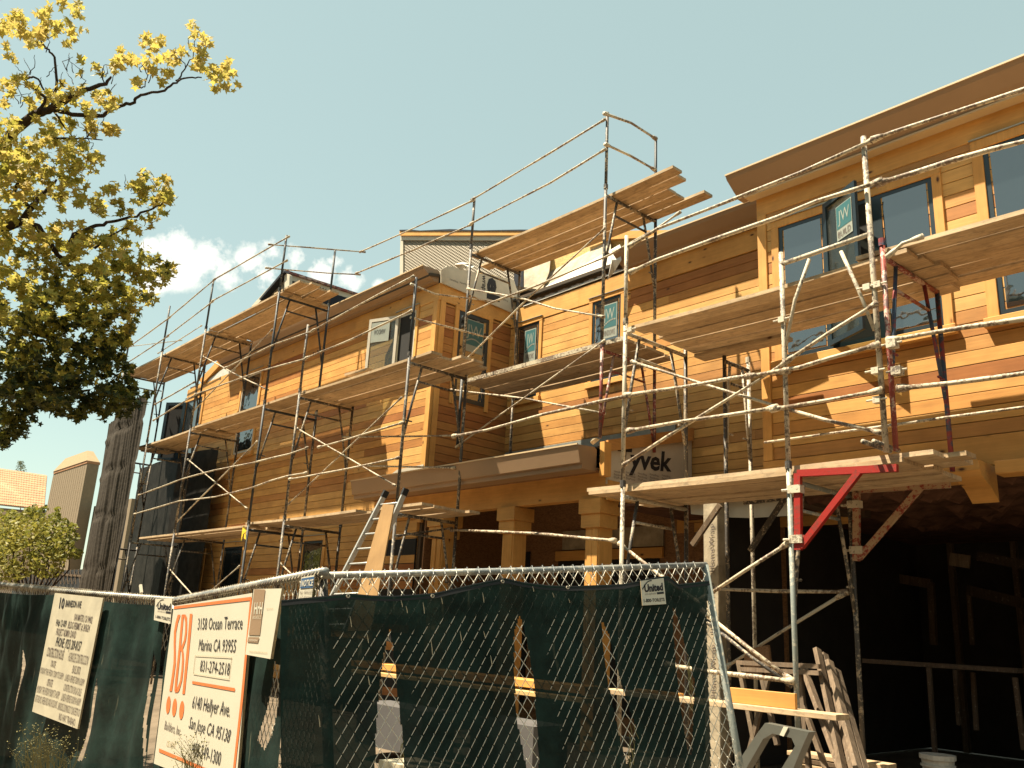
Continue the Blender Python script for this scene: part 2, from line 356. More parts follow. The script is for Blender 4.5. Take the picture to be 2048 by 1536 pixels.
# ================================================================ THE HOUSE
house = thing('house', 'two storey house under construction, clad in fresh cedar siding behind the scaffolding', 'house', (-9, 11, 0))
W1, W2, W3 = 9.9, 11.9, 9.9
XC = -13.68          # right hand corner of the left wing
XB = -6.18           # left corner of the projecting right part
XL = -26.6           # far left end
EX = .162
def wallbox(a, b, m_='sheath', name='wall'): return MB().box(a, b).build(name, M[m_], house)
# sheathed walls
wallbox((XL, W1 + .03, 0), (XC - .03, W1 + .2, 8.42))
wallbox((XC - .2, W1 + .2, 3.0), (XC - .03, W2 + .03, 8.6))
wallbox((XC - .03, W2 + .03, 3.4), (XB + .3, W2 + .2, 8.7))
wallbox((XB, W3 + .03, 3.56), (3.2, W3 + .2, 7.7))
wallbox((XB, W3 + .2, 3.4), (XB + .2, W2 + .03, 8.4))
n_boards = [0]
def siding(plane, pos, a0, a1, z0, z1, lens=(2.2, 4.9), name='siding_board', mt='siding', skip=()):
    z = z0
    while z < z1 - .02:
        h = min(EX, z1 - z); a = a0
        while a < a1 - .01:
            L_ = random.uniform(*lens); b = min(a1, a + L_)
            if a1 - b < .6: b = a1
            t = random.uniform(.018, .022); g_ = .0068
            mb = MB()
            if plane == 'Y': mb.bbox((a + .001, pos - t, z + g_), (b - .001, pos + .028, z + h - g_ * .3), .003)
            else: mb.bbox((pos - .028, a + .001, z + g_), (pos + t, b - .001, z + h - g_ * .3), .003)
            far = n_boards[0] >= 290
            (farmb if far else mb)
            if far: farmb.add(mb.v, mb.f)
            else: mb.build(name, M[mt], house); n_boards[0] += 1
            a = b
        z += EX
farmb = MB()
siding('Y', W3, XB + .13, 3.1, 3.88, 7.38, (3.2, 5.4))
siding('Y', W2, XC + .0, XB, 4.55, 7.96, (2.4, 5.0))
siding('Y', W1, -19.2, XC - .12, 3.55, 8.05, (2.2, 4.2))
siding('Y', W1, XL + .1, -19.2, 3.55, 8.05, (3.6, 5.5))
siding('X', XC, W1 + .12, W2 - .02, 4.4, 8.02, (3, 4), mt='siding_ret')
siding('Y', W1, XL + .1, XC - .12, .3, 3.35, (4, 6))
siding('Y', W2, -9.1, XB + .2, 3.3, 4.55, (2, 4))
if farmb.v:
    farmb.build('siding_row', M['siding'], house, kind='stuff')
# corner boards, frieze boards, belt boards
def tb(a, b, name, m_='trim'): return MB().bbox(a, b, .005).build(name, M[m_], house)
tb((XB - .005, W3 - .045, 3.88), (XB + .13, W3 + .03, 7.38), 'corner_board', 'trim_v')
tb((XB - .012, W3 - .030, 7.38), (-2.2, W3 + .03, 7.67), 'frieze_board')
tb((-2.195, W3 - .030, 7.38), (3.2, W3 + .03, 7.67), 'frieze_board')
tb((XB - .012, W3 - .040, 3.55), (-1.9, W3 + .03, 3.875), 'belt_board')
tb((-1.895, W3 - .040, 3.55), (3.2, W3 + .03, 3.875), 'belt_board')
tb((XC - .14, W1 - .042, 3.5), (XC + .012, W1 + .03, 8.05), 'corner_board', 'trim_v')
tb((XC - .02, W1 + .031, 4.2), (XC + .040, W1 + .16, 8.05), 'corner_board', 'trim_v')
tb((-19.0, W1 - .034, 8.05), (XC + .030, W1 + .03, 8.42), 'frieze_board')
tb((-23.2, W1 - .034, 8.05), (-19.005, W1 + .03, 8.42), 'frieze_board')
tb((XL, W1 - .034, 8.05), (-23.205, W1 + .03, 8.32), 'frieze_board')
tb((XC - .02, W1 + .031, 8.05), (XC + .034, W2, 8.45), 'frieze_board')
tb((XC + .035, W2 - .034, 7.97), (-11.6, W2 + .03, 8.37), 'frieze_board')
tb((-11.597, W2 - .034, 7.97), (XB, W2 + .03, 8.37), 'frieze_board')
tb((-9.13, W2 - .04, 3.3), (-8.98, W2 + .03, 5.25), 'corner_board', 'trim_v')
tb((XL, W1 - .036, 3.35), (XC - .1, W1 + .03, 3.55), 'belt_board')
# gutters: an ogee profile swept along the eaves
def gutter(y_wall, z, x0, x1, prof, name='gutter'):
    mb = MB(); poly = [Vector((x0, y_wall - a, z + b)) for a, b in prof]
    mb.prism(poly, (x1 - x0, 0, 0)); o = mb.build(name, M['gutter'], house)
    a, b = prof[-3]; MB().box((x0 - .004, y_wall - a - .012, z + b - .004), (x1, y_wall - a + .006, z + b + .018)).build('gutter_lip', M['gutter_lip'], o)
    return o
PE = [(.0, .0), (.12, .0), (.20, .03), (.30, .10), (.46, .20), (.47, .27), (.0, .32), (.0, .1)]
PE = [(.0, .0), (.14, .0), (.16, .035), (.24, .08), (.41, .20), (.44, .255), (.05, .28), (.0, .25)]
gutter(W3 - .034, 7.675, XB - .22, 3.2, PE)
MB().box((XB - .1, W3 - .20, 7.65), (3.2, W3 - .034, 7.674)).build('soffit_strip', M['gutter_lip'], house)
gutter(W2 - .034, 8.375, -10.31, XB + .05, PE)
PW = [(.0, .0), (.12, .0), (.14, .035), (.22, .07), (.39, .20), (.42, .26), (.05, .28), (.0, .25)]
gutter(W1 - .034, 8.425, -23.7, XC - .02, PW)
# roofs behind the eaves (low pitch)
def slab(poly, t, name, m_, parent=house, **k): return MB().prism(poly, (0, 0, t)).build(name, M[m_], parent, **k)
slab([(XB - .1, W3 - .3, 7.84), (3.2, W3 - .3, 7.84), (3.2, 17, 9.3), (XB - .1, 17, 9.3)], .08, 'roof', 'roofing')
slab([(-23.7, W1 - .3, 8.5), (XC + .02, W1 - .3, 8.5), (XC + .02, 16, 9.7), (-23.7, 16, 9.7)], .06, 'roof', 'roofing')
slab([(XC, W2 - .1, 8.55), (XB, W2 - .1, 8.55), (XB, 17, 9.5), (XC, 17, 9.5)], .05, 'roof', 'roofing')
# left end: rake, wrap and strand board over the frieze
def yq(pts, y, t, name, m_, parent=house): return MB().prism([onY(a, b, y) for a, b in pts], (0, t, 0)).build(name, M[m_], parent)
yq([(397, 786), (473, 750), (473, 728), (462, 726), (420, 757)], W1 - .03, .03, 'wrap_patch', 'wrap_white')
yq([(392, 790), (396, 772), (445, 718), (463, 700), (470, 722), (430, 748), (398, 786)], W1 + .02, .1, 'gable_panel', 'osb')
yq([(398, 760), (458, 697), (466, 702), (404, 768)], W1 - .08, .1, 'rake_board', 'trim')

# ---- windows
def window(Y, x0, x1, z0, z1, casing=.10, frame='frame_dark', sash=1, sill=True, glass='glass', sticker=None, opening=()):
    cw = casing; mb = MB()
    p = Y - .048
    if cw:
        mb.bbox((x0 - cw, p, z0 - .02), (x0, Y + .02, z1 + .0), .004); mb.bbox((x1, p, z0 - .02), (x1 + cw, Y + .02, z1 + .0), .004)
        mb.bbox((x0 - cw, p - .004, z1), (x1 + cw, Y + .02, z1 + cw), .004)
    fr = MB(); fw = .055; q = Y - .030; S = (x1 - x0) / sash
    for i in range(sash):
        a, b = x0 + i * S, x0 + (i + 1) * S
        fr.box((a, q, z0), (a + fw, Y + .0, z1)); fr.box((b - fw, q, z0), (b, Y, z1)); fr.box((a + fw, q, z0), (b - fw, Y, z0 + fw)); fr.box((a + fw, q, z1 - fw), (b - fw, Y, z1))
        if i not in opening:
            for r_ in ((a + fw, a + fw + .028, z0 + fw, z1 - fw), (b - fw - .028, b - fw, z0 + fw, z1 - fw)): fr.box((r_[0], q + .012, r_[2]), (r_[1], Y, r_[3]))
            fr.box((a + fw, q + .012, z0 + fw), (b - fw, Y, z0 + fw + .028))
    w = fr.build('window', M[frame], house)
    if cw: mb.build('casing', M['trim_v'], w)
    for i in range(sash):
        a, b = x0 + i * S, x0 + (i + 1) * S
        if i in opening: MB().box((a + fw, Y - .024, z0 + fw), (b - fw, Y - .020, z1 - fw)).build('opening', M['void'], w)  # black panel in place of the dark room behind
        else: MB().box((a + fw + .02, Y - .026, z0 + fw + .02), (b - fw - .02, Y - .021, z1 - fw)).build('pane', M[glass], w)
    if sill: MB().bbox((x0 - cw - .03, Y - .10, z0 - .13), (x1 + cw + .03, Y + .02, z0 - .02), .006).build('sill', M['trim'], w)
    # metal drip cap
    if cw: MB().box((x0 - cw - .01, Y - .075, z1 + cw), (x1 + cw + .01, Y - .02, z1 + cw + .012)).build('drip_cap', M['metalflash'], w)
    return w
bx0 = onY(1555, 440, W3).x; bx1 = onY(1870, 452, W3).x
bw = window(W3, -5.86, -3.79, 5.21, 7.11, .11, sash=3, opening=(1,))
rw = window(W3, -3.20, -1.6, 5.19, 7.25, .12, sash=2)
rc1 = window(W2, -13.44, -12.73, 6.28, 7.93, .09)
rc2 = window(W2, -11.20, -10.46, 6.30, 7.95, .09)
wg1 = window(W1, -15.05, -14.40, 6.45, 8.02, .09, frame='frame_pale', opening=(0,))
wg2 = window(W1, -22.6, -21.5, 5.8, 8.0, .10, frame='frame_pale')
wg3 = window(W1, -26.5, -25.3, 6.1, 7.9, .12, sash=1, sill=False)
lw1 = window(W1, -18.1, -17.25, 1.2, 3.3, .11)
lw2 = window(W1, -22.3, -21.2, .8, 3.3, .12)
lw3 = window(W1, -25.6, -23.6, .3, 3.2, .12, opening=(0,))
# return wall window (faces right)
yy0, yy1, zz0, zz1 = 10.42, 11.24, 6.05, 7.98; xr = XC
fr = MB()
for a, b in (((xr, yy0, zz0), (xr + .03, yy0 + .07, zz1)), ((xr, yy1 - .07, zz0), (xr + .03, yy1, zz1)), ((xr, yy0 + .07, zz0), (xr + .03, yy1 - .07, zz0 + .09)), ((xr, yy0 + .07, zz1 - .09), (xr + .03, yy1 - .07, zz1))): fr.box(a, b)
rwin = fr.build('window', M['frame_dark'], house)
cs = MB().bbox((xr, yy0 - .10, zz0 - .1), (xr + .048, yy0, zz1), .004).bbox((xr, yy1, zz0 - .1), (xr + .048, yy1 + .10, zz1), .004).bbox((xr, yy0 - .1, zz1), (xr + .05, yy1 + .1, zz1 + .1), .004).build('casing', M['trim_v'], rwin)
MB().box((xr + .02, yy0 + .06, zz0 + .08), (xr + .026, yy1 - .06, zz1 - .08)).build('pane', M['glass'], rwin)

# ---- lettering
def text_mesh(s, bold=0.0):
    cu = bpy.data.curves.new('lettering', 'FONT'); cu.body = s; cu.size = 1; cu.offset = bold; cu.resolution_u = 2
    ob = bpy.data.objects.new('lettering', cu); C.objects.link(ob)
    me = bpy.data.meshes.new_from_object(ob); bpy.data.objects.remove(ob); bpy.data.curves.remove(cu)
    return me
def put_text(s, bl, br, tl, m_, parent, bold=0.0, name='lettering'):
    """flat print: baseline from bl to br, capitals rising to tl (3D points on the carrying surface)"""
    me = text_mesh(s, bold); vs = [v.co.copy() for v in me.vertices]
    if not vs: return None
    x0 = min(v.x for v in vs); x1 = max(v.x for v in vs); y1 = .73
    bl, br, tl = Vector(bl), Vector(br), Vector(tl); u = (br - bl) / (x1 - x0); h = (tl - bl) / y1; o0 = wloc(parent)
    for v in me.vertices: v.co = bl + u * (v.co.x - x0) + h * v.co.y - o0
    me.materials.clear(); me.materials.append(M[m_]); me.name = name
    o = bpy.data.objects.new(name, me); C.objects.link(o); o.parent = parent; return o
def strip(pts, w, nrm, m_, parent, name='print'):
    mb = MB(); nrm = Vector(nrm)
    for i in range(len(pts) - 1):
        a, b = Vector(pts[i]), Vector(pts[i + 1]); s_ = (b - a).cross(nrm).normalized() * (w / 2); e = (b - a).normalized() * w * .2
        mb.add([a - s_ - e, b - s_ + e, b + s_ + e, a + s_ - e], [(0, 1, 2, 3)])
    return mb.build(name, M[m_], parent)
def sticker_y(win, Y, x0, x1, z0, z1, s2='BUILD'):
    """paper sticker behind the glass: teal field with white letters over a cream strip"""
    p = Y - .031
    st = MB().box((x0, p, z0), (x1, p + .002, z1)).build('sticker', M['stickerpaper'], win)
    st.parent = win
    zm = z0 + (z1 - z0) * .30
    f2 = MB().box((x0 + .02, p - .002, zm), (x1 - .02, p, z1 - .02)); me = f2.build('sticker', M['teal'], win)
    put_text('JW', (x0 + .07, p - .004, zm + (z1 - zm) * .35), (x1 - .07, p - .004, zm + (z1 - zm) * .35), (x0 + .07, p - .004, z1 - .08), 'stickerpaper', win)
    put_text('WINDOWS', (x0 + .05, p - .004, z0 + .05), (x1 - .05, p - .004, z0 + .05), (x0 + .05, p - .004, zm - .04), 'ink_soft', win)
    c_ = [Vector((x0 + .04 + (x1 - x0 - .08) * i / 8, p - .0045, zm + .03 + .12 * math.sin(math.pi * (i / 8) * .6))) for i in range(9)]
    strip(c_, .03, (0, 1, 0), 'stickerpaper', win, 'sticker')
sticker_y(rc1, W2, -13.18, -12.83, 7.08, 7.80)
sticker_y(rc2, W2, -10.98, -10.56, 7.12, 7.82)
MB().box((-11.02, W2 - .031, 6.39), (-10.55, W2 - .028, 6.9)).build('sticker', M['wrap'], rc2)
p = xr + .028
MB().box((p, yy0 + .15, 7.15), (p + .002, yy1 - .13, 7.86)).build('sticker', M['stickerpaper'], rwin)
MB().box((p + .002, yy0 + .17, 7.30), (p + .004, yy1 - .15, 7.84)).build('sticker', M['teal'], rwin)
put_text('JW', (p + .006, yy0 + .22, 7.50), (p + .006, yy1 - .19, 7.50), (p + .006, yy0 + .22, 7.76), 'stickerpaper', rwin)
strip([(p + .0065, yy0 + .18 + .5 * i / 8, 7.34 + .1 * math.sin(math.pi * i / 8)) for i in range(9)], .03, (1, 0, 0), 'stickerpaper', rwin, 'sticker')

# open sashes
def sash(hinge, ang, w, z0, z1, parent, fm, gm='sashglass', fw=.065):
    d = Vector((math.cos(ang), math.sin(ang), 0)); H = Vector(hinge)
    n_ = Vector((-d.y, d.x, 0)) * .02
    def pt(a, z): return Vector((H.x, H.y, 0)) + d * a + Vector((0, 0, z))
    mb = MB()
    for (a0, a1, q0, q1) in ((0, fw, z0, z1), (w - fw, w, z0, z1), (fw, w - fw, z0, z0 + fw), (fw, w - fw, z1 - fw, z1)):
        mb.prism([pt(a0, q0) - n_, pt(a1, q0) - n_, pt(a1, q1) - n_, pt(a0, q1) - n_], n_ * 2)
    o = mb.build('sash', M[fm], parent)
    mb = MB(); n2 = n_ * .15; mb.prism([pt(fw, z0 + fw) - n2, pt(w - fw, z0 + fw) - n2, pt(w - fw, z1 - fw) - n2, pt(fw, z1 - fw) - n2], n2 * 2); mb.build('pane', M[gm], o) if parent is None else mb.build('sash_pane', M[gm], parent)
    return pt
pt = sash((-5.17, W3 - .06), math.radians(-29), .70, 5.24, 7.2, bw, 'frame_dark', 'sashglass')
def pq(a, z, off=.012):
    v = pt(a, z); d = (pt(1, 0) - pt(0, 0)); return v + Vector((d.y, -d.x, 0)) * off
mb = MB(); mb.add([pq(.28, 6.55), pq(.61, 6.55), pq(.61, 7.02), pq(.28, 7.02)], [(0, 1, 2, 3)]); mb.build('sticker', M['stickerpaper'], bw)
mb = MB(); mb.add([pq(.29, 6.70, .015), pq(.60, 6.70, .015), pq(.60, 7.01, .015), pq(.29, 7.01, .015)], [(0, 1, 2, 3)]); mb.build('sticker', M['teal'], bw)
put_text('JW', pq(.33, 6.78, .018), pq(.57, 6.78, .018), pq(.33, 6.95, .018), 'stickerpaper', bw)
put_text('BUILD', pq(.31, 6.58, .018), pq(.58, 6.58, .018), pq(.31, 6.67, .018), 'ink_soft', bw)
pt2 = sash((-14.98, W1 - .08), math.radians(200), .78, 6.45, 8.0, wg1, 'frame_pale', 'sashglass', .07)
n2_ = Vector((-.1, -1, 0)).normalized() * .03
mb = MB(); mb.add([pt2(.20, 7.45) + n2_, pt2(.68, 7.45) + n2_, pt2(.68, 7.9) + n2_, pt2(.20, 7.9) + n2_], [(0, 1, 2, 3)]); mb.build('sticker', M['stickerpaper'], wg1)
put_text('WINDOW', pt2(.30, 7.62) + n2_ * 1.1, pt2(.60, 7.62) + n2_ * 1.1, pt2(.30, 7.74) + n2_ * 1.1, 'ink', wg1)
sash((-26.5, W1 - .05), math.radians(215), .7, 6.05, 7.9, wg3, 'frame_dark', 'void', .1)  # pane coloured near black so no sky shows in it

# ---- roof level pieces of the recess: wrap band over the return wall, white sheet, dark felt, dormers
dm = house
PX = XC + .06
def xq(pts, x, t, name, m_, parent=house): return MB().prism([onX(a, b, x) for a, b in pts], (t, 0, 0)).build(name, M[m_], parent)
xq([(881, 566), (881, 543), (893, 532), (960, 548), (1026, 560), (1030, 574), (1040, 598), (1046, 610), (1041, 634)], PX, .03, 'wrap_band', 'wrap')
xq([(881, 566), (881, 540), (893, 533), (893, 562)], PX + .035, .02, 'end_flashing', 'wrap')
xq([(960, 546), (1026, 560), (1024, 588), (1000, 578), (960, 556)], PX - .05, .02, 'strand_board_strip', 'osb')
def Pq(px, py, off=.034): return onX(px, py, PX + off)
put_text('el', Pq(977, 553), Pq(975, 597), Pq(1001, 561), 'ink', house, .05)
put_text('wrap', Pq(965, 549), Pq(965, 581), Pq(974, 552), 'ink', house, .02)
for a in ((900, 560), (920, 566), (965, 583), (1000, 598)):
    put_text('HomeWrap', Pq(a[0], a[1]), Pq(a[0] + 16, a[1] + 6), Pq(a[0], a[1] - 4), 'ink_soft', house)
MB().prism([onY(1028, 534, 12.5), onY(1046, 534, 12.5), onY(1046, 604, 12.5), onY(1028, 592, 12.5)], (0, .03, 0)).build('felt_strip', M['felt'], house)
def sheet(pts, name, m_, parent=house, t=.012):
    n = (Vector(pts[1]) - Vector(pts[0])).cross(Vector(pts[-1]) - Vector(pts[0])).normalized() * t
    return MB().prism(pts, n).build(name, M[m_], parent)
sheet([onY(1046, 614, W2 - .05), onY(1180, 565, W2 - .05), onY(1256, 538, W2 - .05), onY(1250, 520, 12.5), onY(1240, 490, 12.9), onY(1160, 535, 12.9), onY(1090, 575, 12.9)], 'white_sheet', 'wrap_white')
sheet([onY(1046, 614, W2 - .04), onY(1090, 577, 12.9), onY(1160, 537, 12.9), onY(1222, 500, 13.0), onY(1222, 480, 13.2), onY(1100, 545, 13.2), onY(1044, 586, 13.0)], 'kraft_sheet', 'grey_felt')
sheet([onY(1042, 600, 12.7), onY(1040, 545, 12.9), onY(1070, 512, 13.1), onY(1104, 492, 13.2), onY(1098, 545, 12.95), onY(1086, 575, 12.8)], 'paper_flap', 'grey_felt')
for i in range(7):
    x0_ = 1064 + i * 26; y0_ = 604 - i * 9.3
    put_text('HomeWrap', onY(x0_, y0_, W2 - .07), onY(x0_ + 19, y0_ - 7, W2 - .07), onY(x0_ + .5, y0_ - 5, W2 - .07), 'ink_soft', house)
MB().prism([onY(1240, 505, 12.2), onY(1300, 474, 12.2), onY(1322, 470, 12.2), onY(1325, 476, 12.2), onY(1244, 517, 12.2)], (0, .1, 0)).build('felt_strip', M['felt'], house)
# middle dormer : strand board gable, lath covered chase
DY = 13.5
yq([(1096, 592), (1102, 498), (1180, 480), (1215, 478), (1290, 478), (1345, 470), (1345, 520), (1230, 545)], DY - .3, .1, 'gable_panel', 'osb')
yq([(1168, 481), (1218, 462), (1345, 460), (1345, 472), (1230, 478)], DY - .45, .1, 'fascia_board', 'trim')
yq([(803, 570), (803, 474), (1085, 474), (1098, 486), (1090, 590)], DY, .2, 'lath_panel', 'lath')
yq([(799, 570), (801, 466), (806, 466), (806, 570)], DY - .05, .2, 'corner_strip', 'wrap')
yq([(801, 480), (801, 471), (1085, 470), (1098, 488), (1085, 481)], DY - .06, .06, 'wrap_strip', 'wrap')
yq([(1040, 545), (1045, 480), (1052, 480), (1048, 545)], DY - .04, .04, 'wrap_strip', 'wrap')
yq([(799, 471), (799, 461.5), (1150, 461), (1150, 470)], DY - .12, .3, 'fascia_board', 'trim')
yq([(799, 462), (799, 459.5), (820, 459), (840, 461), (900, 458), (960, 460.5), (1040, 459), (1150, 460), (1150, 462)], DY - .14, .3, 'roof_edge', 'felt')
# left dormer
dx = onY(570, 545, 11.5).x
MB().prism([onX(570, 545, dx), onX(726, 594, dx), onX(700, 610, dx), onX(640, 640, dx), onX(572, 665, dx)], (.05, 0, 0)).build('wrap_panel', M['wrap'], house)
MB().prism([onX(581, 562, dx), onX(704, 600, dx), onX(690, 612, dx), onX(640, 634, dx), onX(580, 655, dx)], (.06, 0, 0)).build('felt_panel', M['felt'], house)
MB().prism([onX(568, 542, dx), onX(730, 594, dx), onX(727, 597, dx), onX(569, 547, dx)], (.14, 0, 0)).build('rake_board', M['redpost'], house)
def Dq(px, py): return onX(px, py, dx + .075)
put_text('HomeWrap', onX(608, 569, dx + .055), onX(668, 590, dx + .055), onX(609, 562, dx + .055), 'ink', house, .01)
yq([(566, 546), (506, 612), (500, 624), (572, 640), (576, 560)], 11.5, .1, 'lath_panel', 'lath')
yq([(566, 543), (503, 612), (508, 616), (571, 548)], 11.42, .1, 'wrap_strip', 'wrap')
yq([(569, 545), (569, 640), (577, 640), (579, 550)], 11.4, .1, 'corner_strip', 'wrap')
yq([(567, 540), (518, 598), (520, 600), (568, 544)], 11.3, .2, 'roof_edge', 'felt')

# ---- porch
PG = [(.0, .0), (.31, .0), (.315, .075), (.36, .085), (.415, .33), (.42, .35), (.05, .37), (.0, .34)]
gutter(9.62, 3.975, -15.25, -8.92, PG, 'porch_gutter')
slab([(-15.2, 9.6, 4.33), (-8.9, 9.6, 4.33), (-8.9, W2 - .02, 4.85), (-13.6, W2 - .02, 4.85), (-13.66, W1 - .03, 4.42), (-15.2, W1 - .03, 4.42)], .03, 'porch_roof', 'felt')
MB().box((-13.60, W2 - .05, 4.80), (-9.15, W2 - .02, 5.18)).build('wall_flashing', M['metalflash'], house)
sheet([(-15.0, W1 - .04, 4.45), (-13.7, W1 - .04, 4.45), (-13.7, W1 - .04, 4.62), (-14.6, W1 - .04, 4.60)], 'wall_flashing', 'wrap')
tb((-15.2, 9.78, 3.60), (-8.86, 9.98, 4.04), 'porch_beam')
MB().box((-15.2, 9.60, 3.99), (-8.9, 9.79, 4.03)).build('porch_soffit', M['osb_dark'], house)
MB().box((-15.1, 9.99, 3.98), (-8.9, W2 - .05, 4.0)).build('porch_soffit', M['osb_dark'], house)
gy = -8.84
tb((gy - .0, 9.60, 3.90), (gy + .10, 9.76, 4.42), 'porch_beam', 'trim_v')
MB().prism([(gy, 9.75, 3.80), (gy, W2 - .05, 3.80), (gy, W2 - .05, 4.92), (gy, 9.75, 4.36)], (.03, 0, 0)).build('wrap_panel', M['wrap'], house)
tb((gy, 9.76, 3.56), (gy + .05, W2 - .05, 3.86), 'porch_beam')
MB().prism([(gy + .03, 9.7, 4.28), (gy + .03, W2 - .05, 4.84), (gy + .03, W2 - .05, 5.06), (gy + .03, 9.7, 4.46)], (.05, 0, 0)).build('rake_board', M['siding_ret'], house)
TX = gy + .034
put_text('Tyvek', onX(1232, 934, TX), onX(1343, 942, TX), onX(1236, 893, TX), 'ink', house, .03)
for r_ in range(3):
    for c_ in range(5):
        a = onX(1228 + c_ * 24, 948 + c_ * 2.0 - r_ * 0 + r_ * 6 - 4, TX)
        put_text(('HomeWrap', 'Residential', 'DuPont')[r_ % 3], a, a + Vector((0, .22, 0)), a + Vector((0, 0, .035)), 'ink_soft', house)
# columns
for i, (xa, xb) in enumerate(((-13.18, -12.85), (-11.20, -10.92), (-9.28, -8.99))):
    col = MB().bbox((xa, 9.80, 0), (xb, 10.10, 3.34), .008).build('column', M['trim_v'], house)
    mbp = MB().bbox((xa + .06, 9.78, .2), (xa + .155, 9.802, 3.2), .003).bbox((xb - .13, 9.78, .2), (xb - .02, 9.802, 3.2), .003); mbp.build('column_board', M['trim_v'], col)
    MB().bbox((xa - .05, 9.75, 3.16), (xb + .05, 10.15, 3.37), .006).build('column_cap', M['trim'], col)
    MB().bbox((xa - .08, 9.72, 3.37), (xb + .08, 10.18, 3.595), .006).build('column_cap', M['trim'], col)
# porch back wall, interior
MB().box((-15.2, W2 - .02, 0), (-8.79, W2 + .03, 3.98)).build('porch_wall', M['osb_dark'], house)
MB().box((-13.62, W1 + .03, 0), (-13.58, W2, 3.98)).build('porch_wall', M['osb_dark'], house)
MB().box((-11.8, W2 - .06, 3.1), (-9.4, W2 - .03, 3.45)).build('wrap_strip', M['grey_felt'], house)
MB().box((-11.9, W2 - .05, .3), (-9.5, W2 - .03, 2.9)).build('dark_doorway_panel', M['void'], house)  # black panels painted in for the dark beyond the doors
MB().box((-13.4, W2 - .05, .3), (-12.7, W2 - .03, 3.1)).build('dark_doorway_panel', M['void'], house)
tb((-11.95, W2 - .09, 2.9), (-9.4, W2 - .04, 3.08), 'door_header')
MB().box((-15.0, W1 - .02, .2), (-13.8, W1 + .02, 3.2)).build('dark_doorway_panel', M['void'], house)
# wall between porch and garage, jamb, hanging wrap sheet
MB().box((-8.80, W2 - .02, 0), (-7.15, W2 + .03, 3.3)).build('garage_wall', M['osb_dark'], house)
MB().bbox((-7.32, 10.1, 0), (-7.08, 10.32, 3.49), .01).build('wrapped_jamb', M['grey_felt'], house)  # white wrap coloured grey here to stand for its shade
for k in range(3): put_text('HomeWrap', (-7.14, 10.09, .9 + k * .8), (-7.14, 10.09, 1.55 + k * .8), (-7.22, 10.09, .9 + k * .8), 'ink_soft', house)
sheet([onY(1380, 1002, 10.3), onY(1600, 985, 10.3), onY(1602, 1030, 10.3), onY(1500, 1036, 10.3), onY(1440, 1034, 10.3), onY(1382, 1028, 10.3)], 'wrap_sheet', 'wrap')
# box underside, corbels, garage interior
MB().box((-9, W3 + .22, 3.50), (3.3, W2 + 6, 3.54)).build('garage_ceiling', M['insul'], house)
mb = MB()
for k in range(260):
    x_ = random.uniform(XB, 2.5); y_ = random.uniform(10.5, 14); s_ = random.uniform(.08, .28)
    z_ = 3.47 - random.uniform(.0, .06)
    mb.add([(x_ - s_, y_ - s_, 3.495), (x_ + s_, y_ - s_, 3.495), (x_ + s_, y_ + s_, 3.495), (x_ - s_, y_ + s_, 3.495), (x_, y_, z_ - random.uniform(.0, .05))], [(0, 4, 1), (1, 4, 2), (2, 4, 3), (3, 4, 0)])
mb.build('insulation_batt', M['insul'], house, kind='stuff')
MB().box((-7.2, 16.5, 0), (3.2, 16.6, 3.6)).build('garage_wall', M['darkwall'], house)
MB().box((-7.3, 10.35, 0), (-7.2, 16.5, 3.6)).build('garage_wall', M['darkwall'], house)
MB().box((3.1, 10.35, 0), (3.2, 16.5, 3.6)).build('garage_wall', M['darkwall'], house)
for k in range(9):
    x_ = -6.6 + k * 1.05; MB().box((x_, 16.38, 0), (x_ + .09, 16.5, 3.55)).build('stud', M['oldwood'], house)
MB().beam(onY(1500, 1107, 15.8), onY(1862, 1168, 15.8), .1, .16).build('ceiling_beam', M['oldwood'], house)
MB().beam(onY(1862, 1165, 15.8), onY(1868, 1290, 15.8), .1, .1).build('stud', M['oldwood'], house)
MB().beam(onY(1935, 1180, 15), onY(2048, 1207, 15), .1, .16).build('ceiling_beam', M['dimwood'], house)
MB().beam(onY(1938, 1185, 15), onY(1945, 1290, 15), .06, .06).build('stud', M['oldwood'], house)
MB().beam(onY(1900, 1118, 14.5), onY(1940, 1124, 14.5), .04, .2).build('wrap_strip', M['greywood'], house)  # dark wood colours dim these strips to the garage gloom
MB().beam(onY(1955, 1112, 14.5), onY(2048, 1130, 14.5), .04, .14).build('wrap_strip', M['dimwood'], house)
def corbel(x0, w):
    prof = [(0, 3.54), (-.46, 3.54), (-.46, 3.44), (-.40, 3.38), (-.30, 3.33), (-.18, 3.29), (-.08, 3.22), (0, 3.16)]
    MB().prism([(x0, W3 + .02 + a, z) for a, z in prof], (w, 0, 0)).build('corbel', M['trim'], house)
cx_ = onY(1912, 905, W3 - .3).x
corbel(cx_, .27)
corbel(cx_ + 1.9, .34)
MB().bbox((cx_ - .9, W3 - .30, 3.36), (cx_ - .03, W3 - .05, 3.54), .01).build('soffit_panel', M['trim'], house)
MB().bbox((cx_ + .37, W3 - .30, 3.40), (cx_ + 1.87, W3 - .05, 3.54), .01).build('soffit_panel', M['trim'], house)

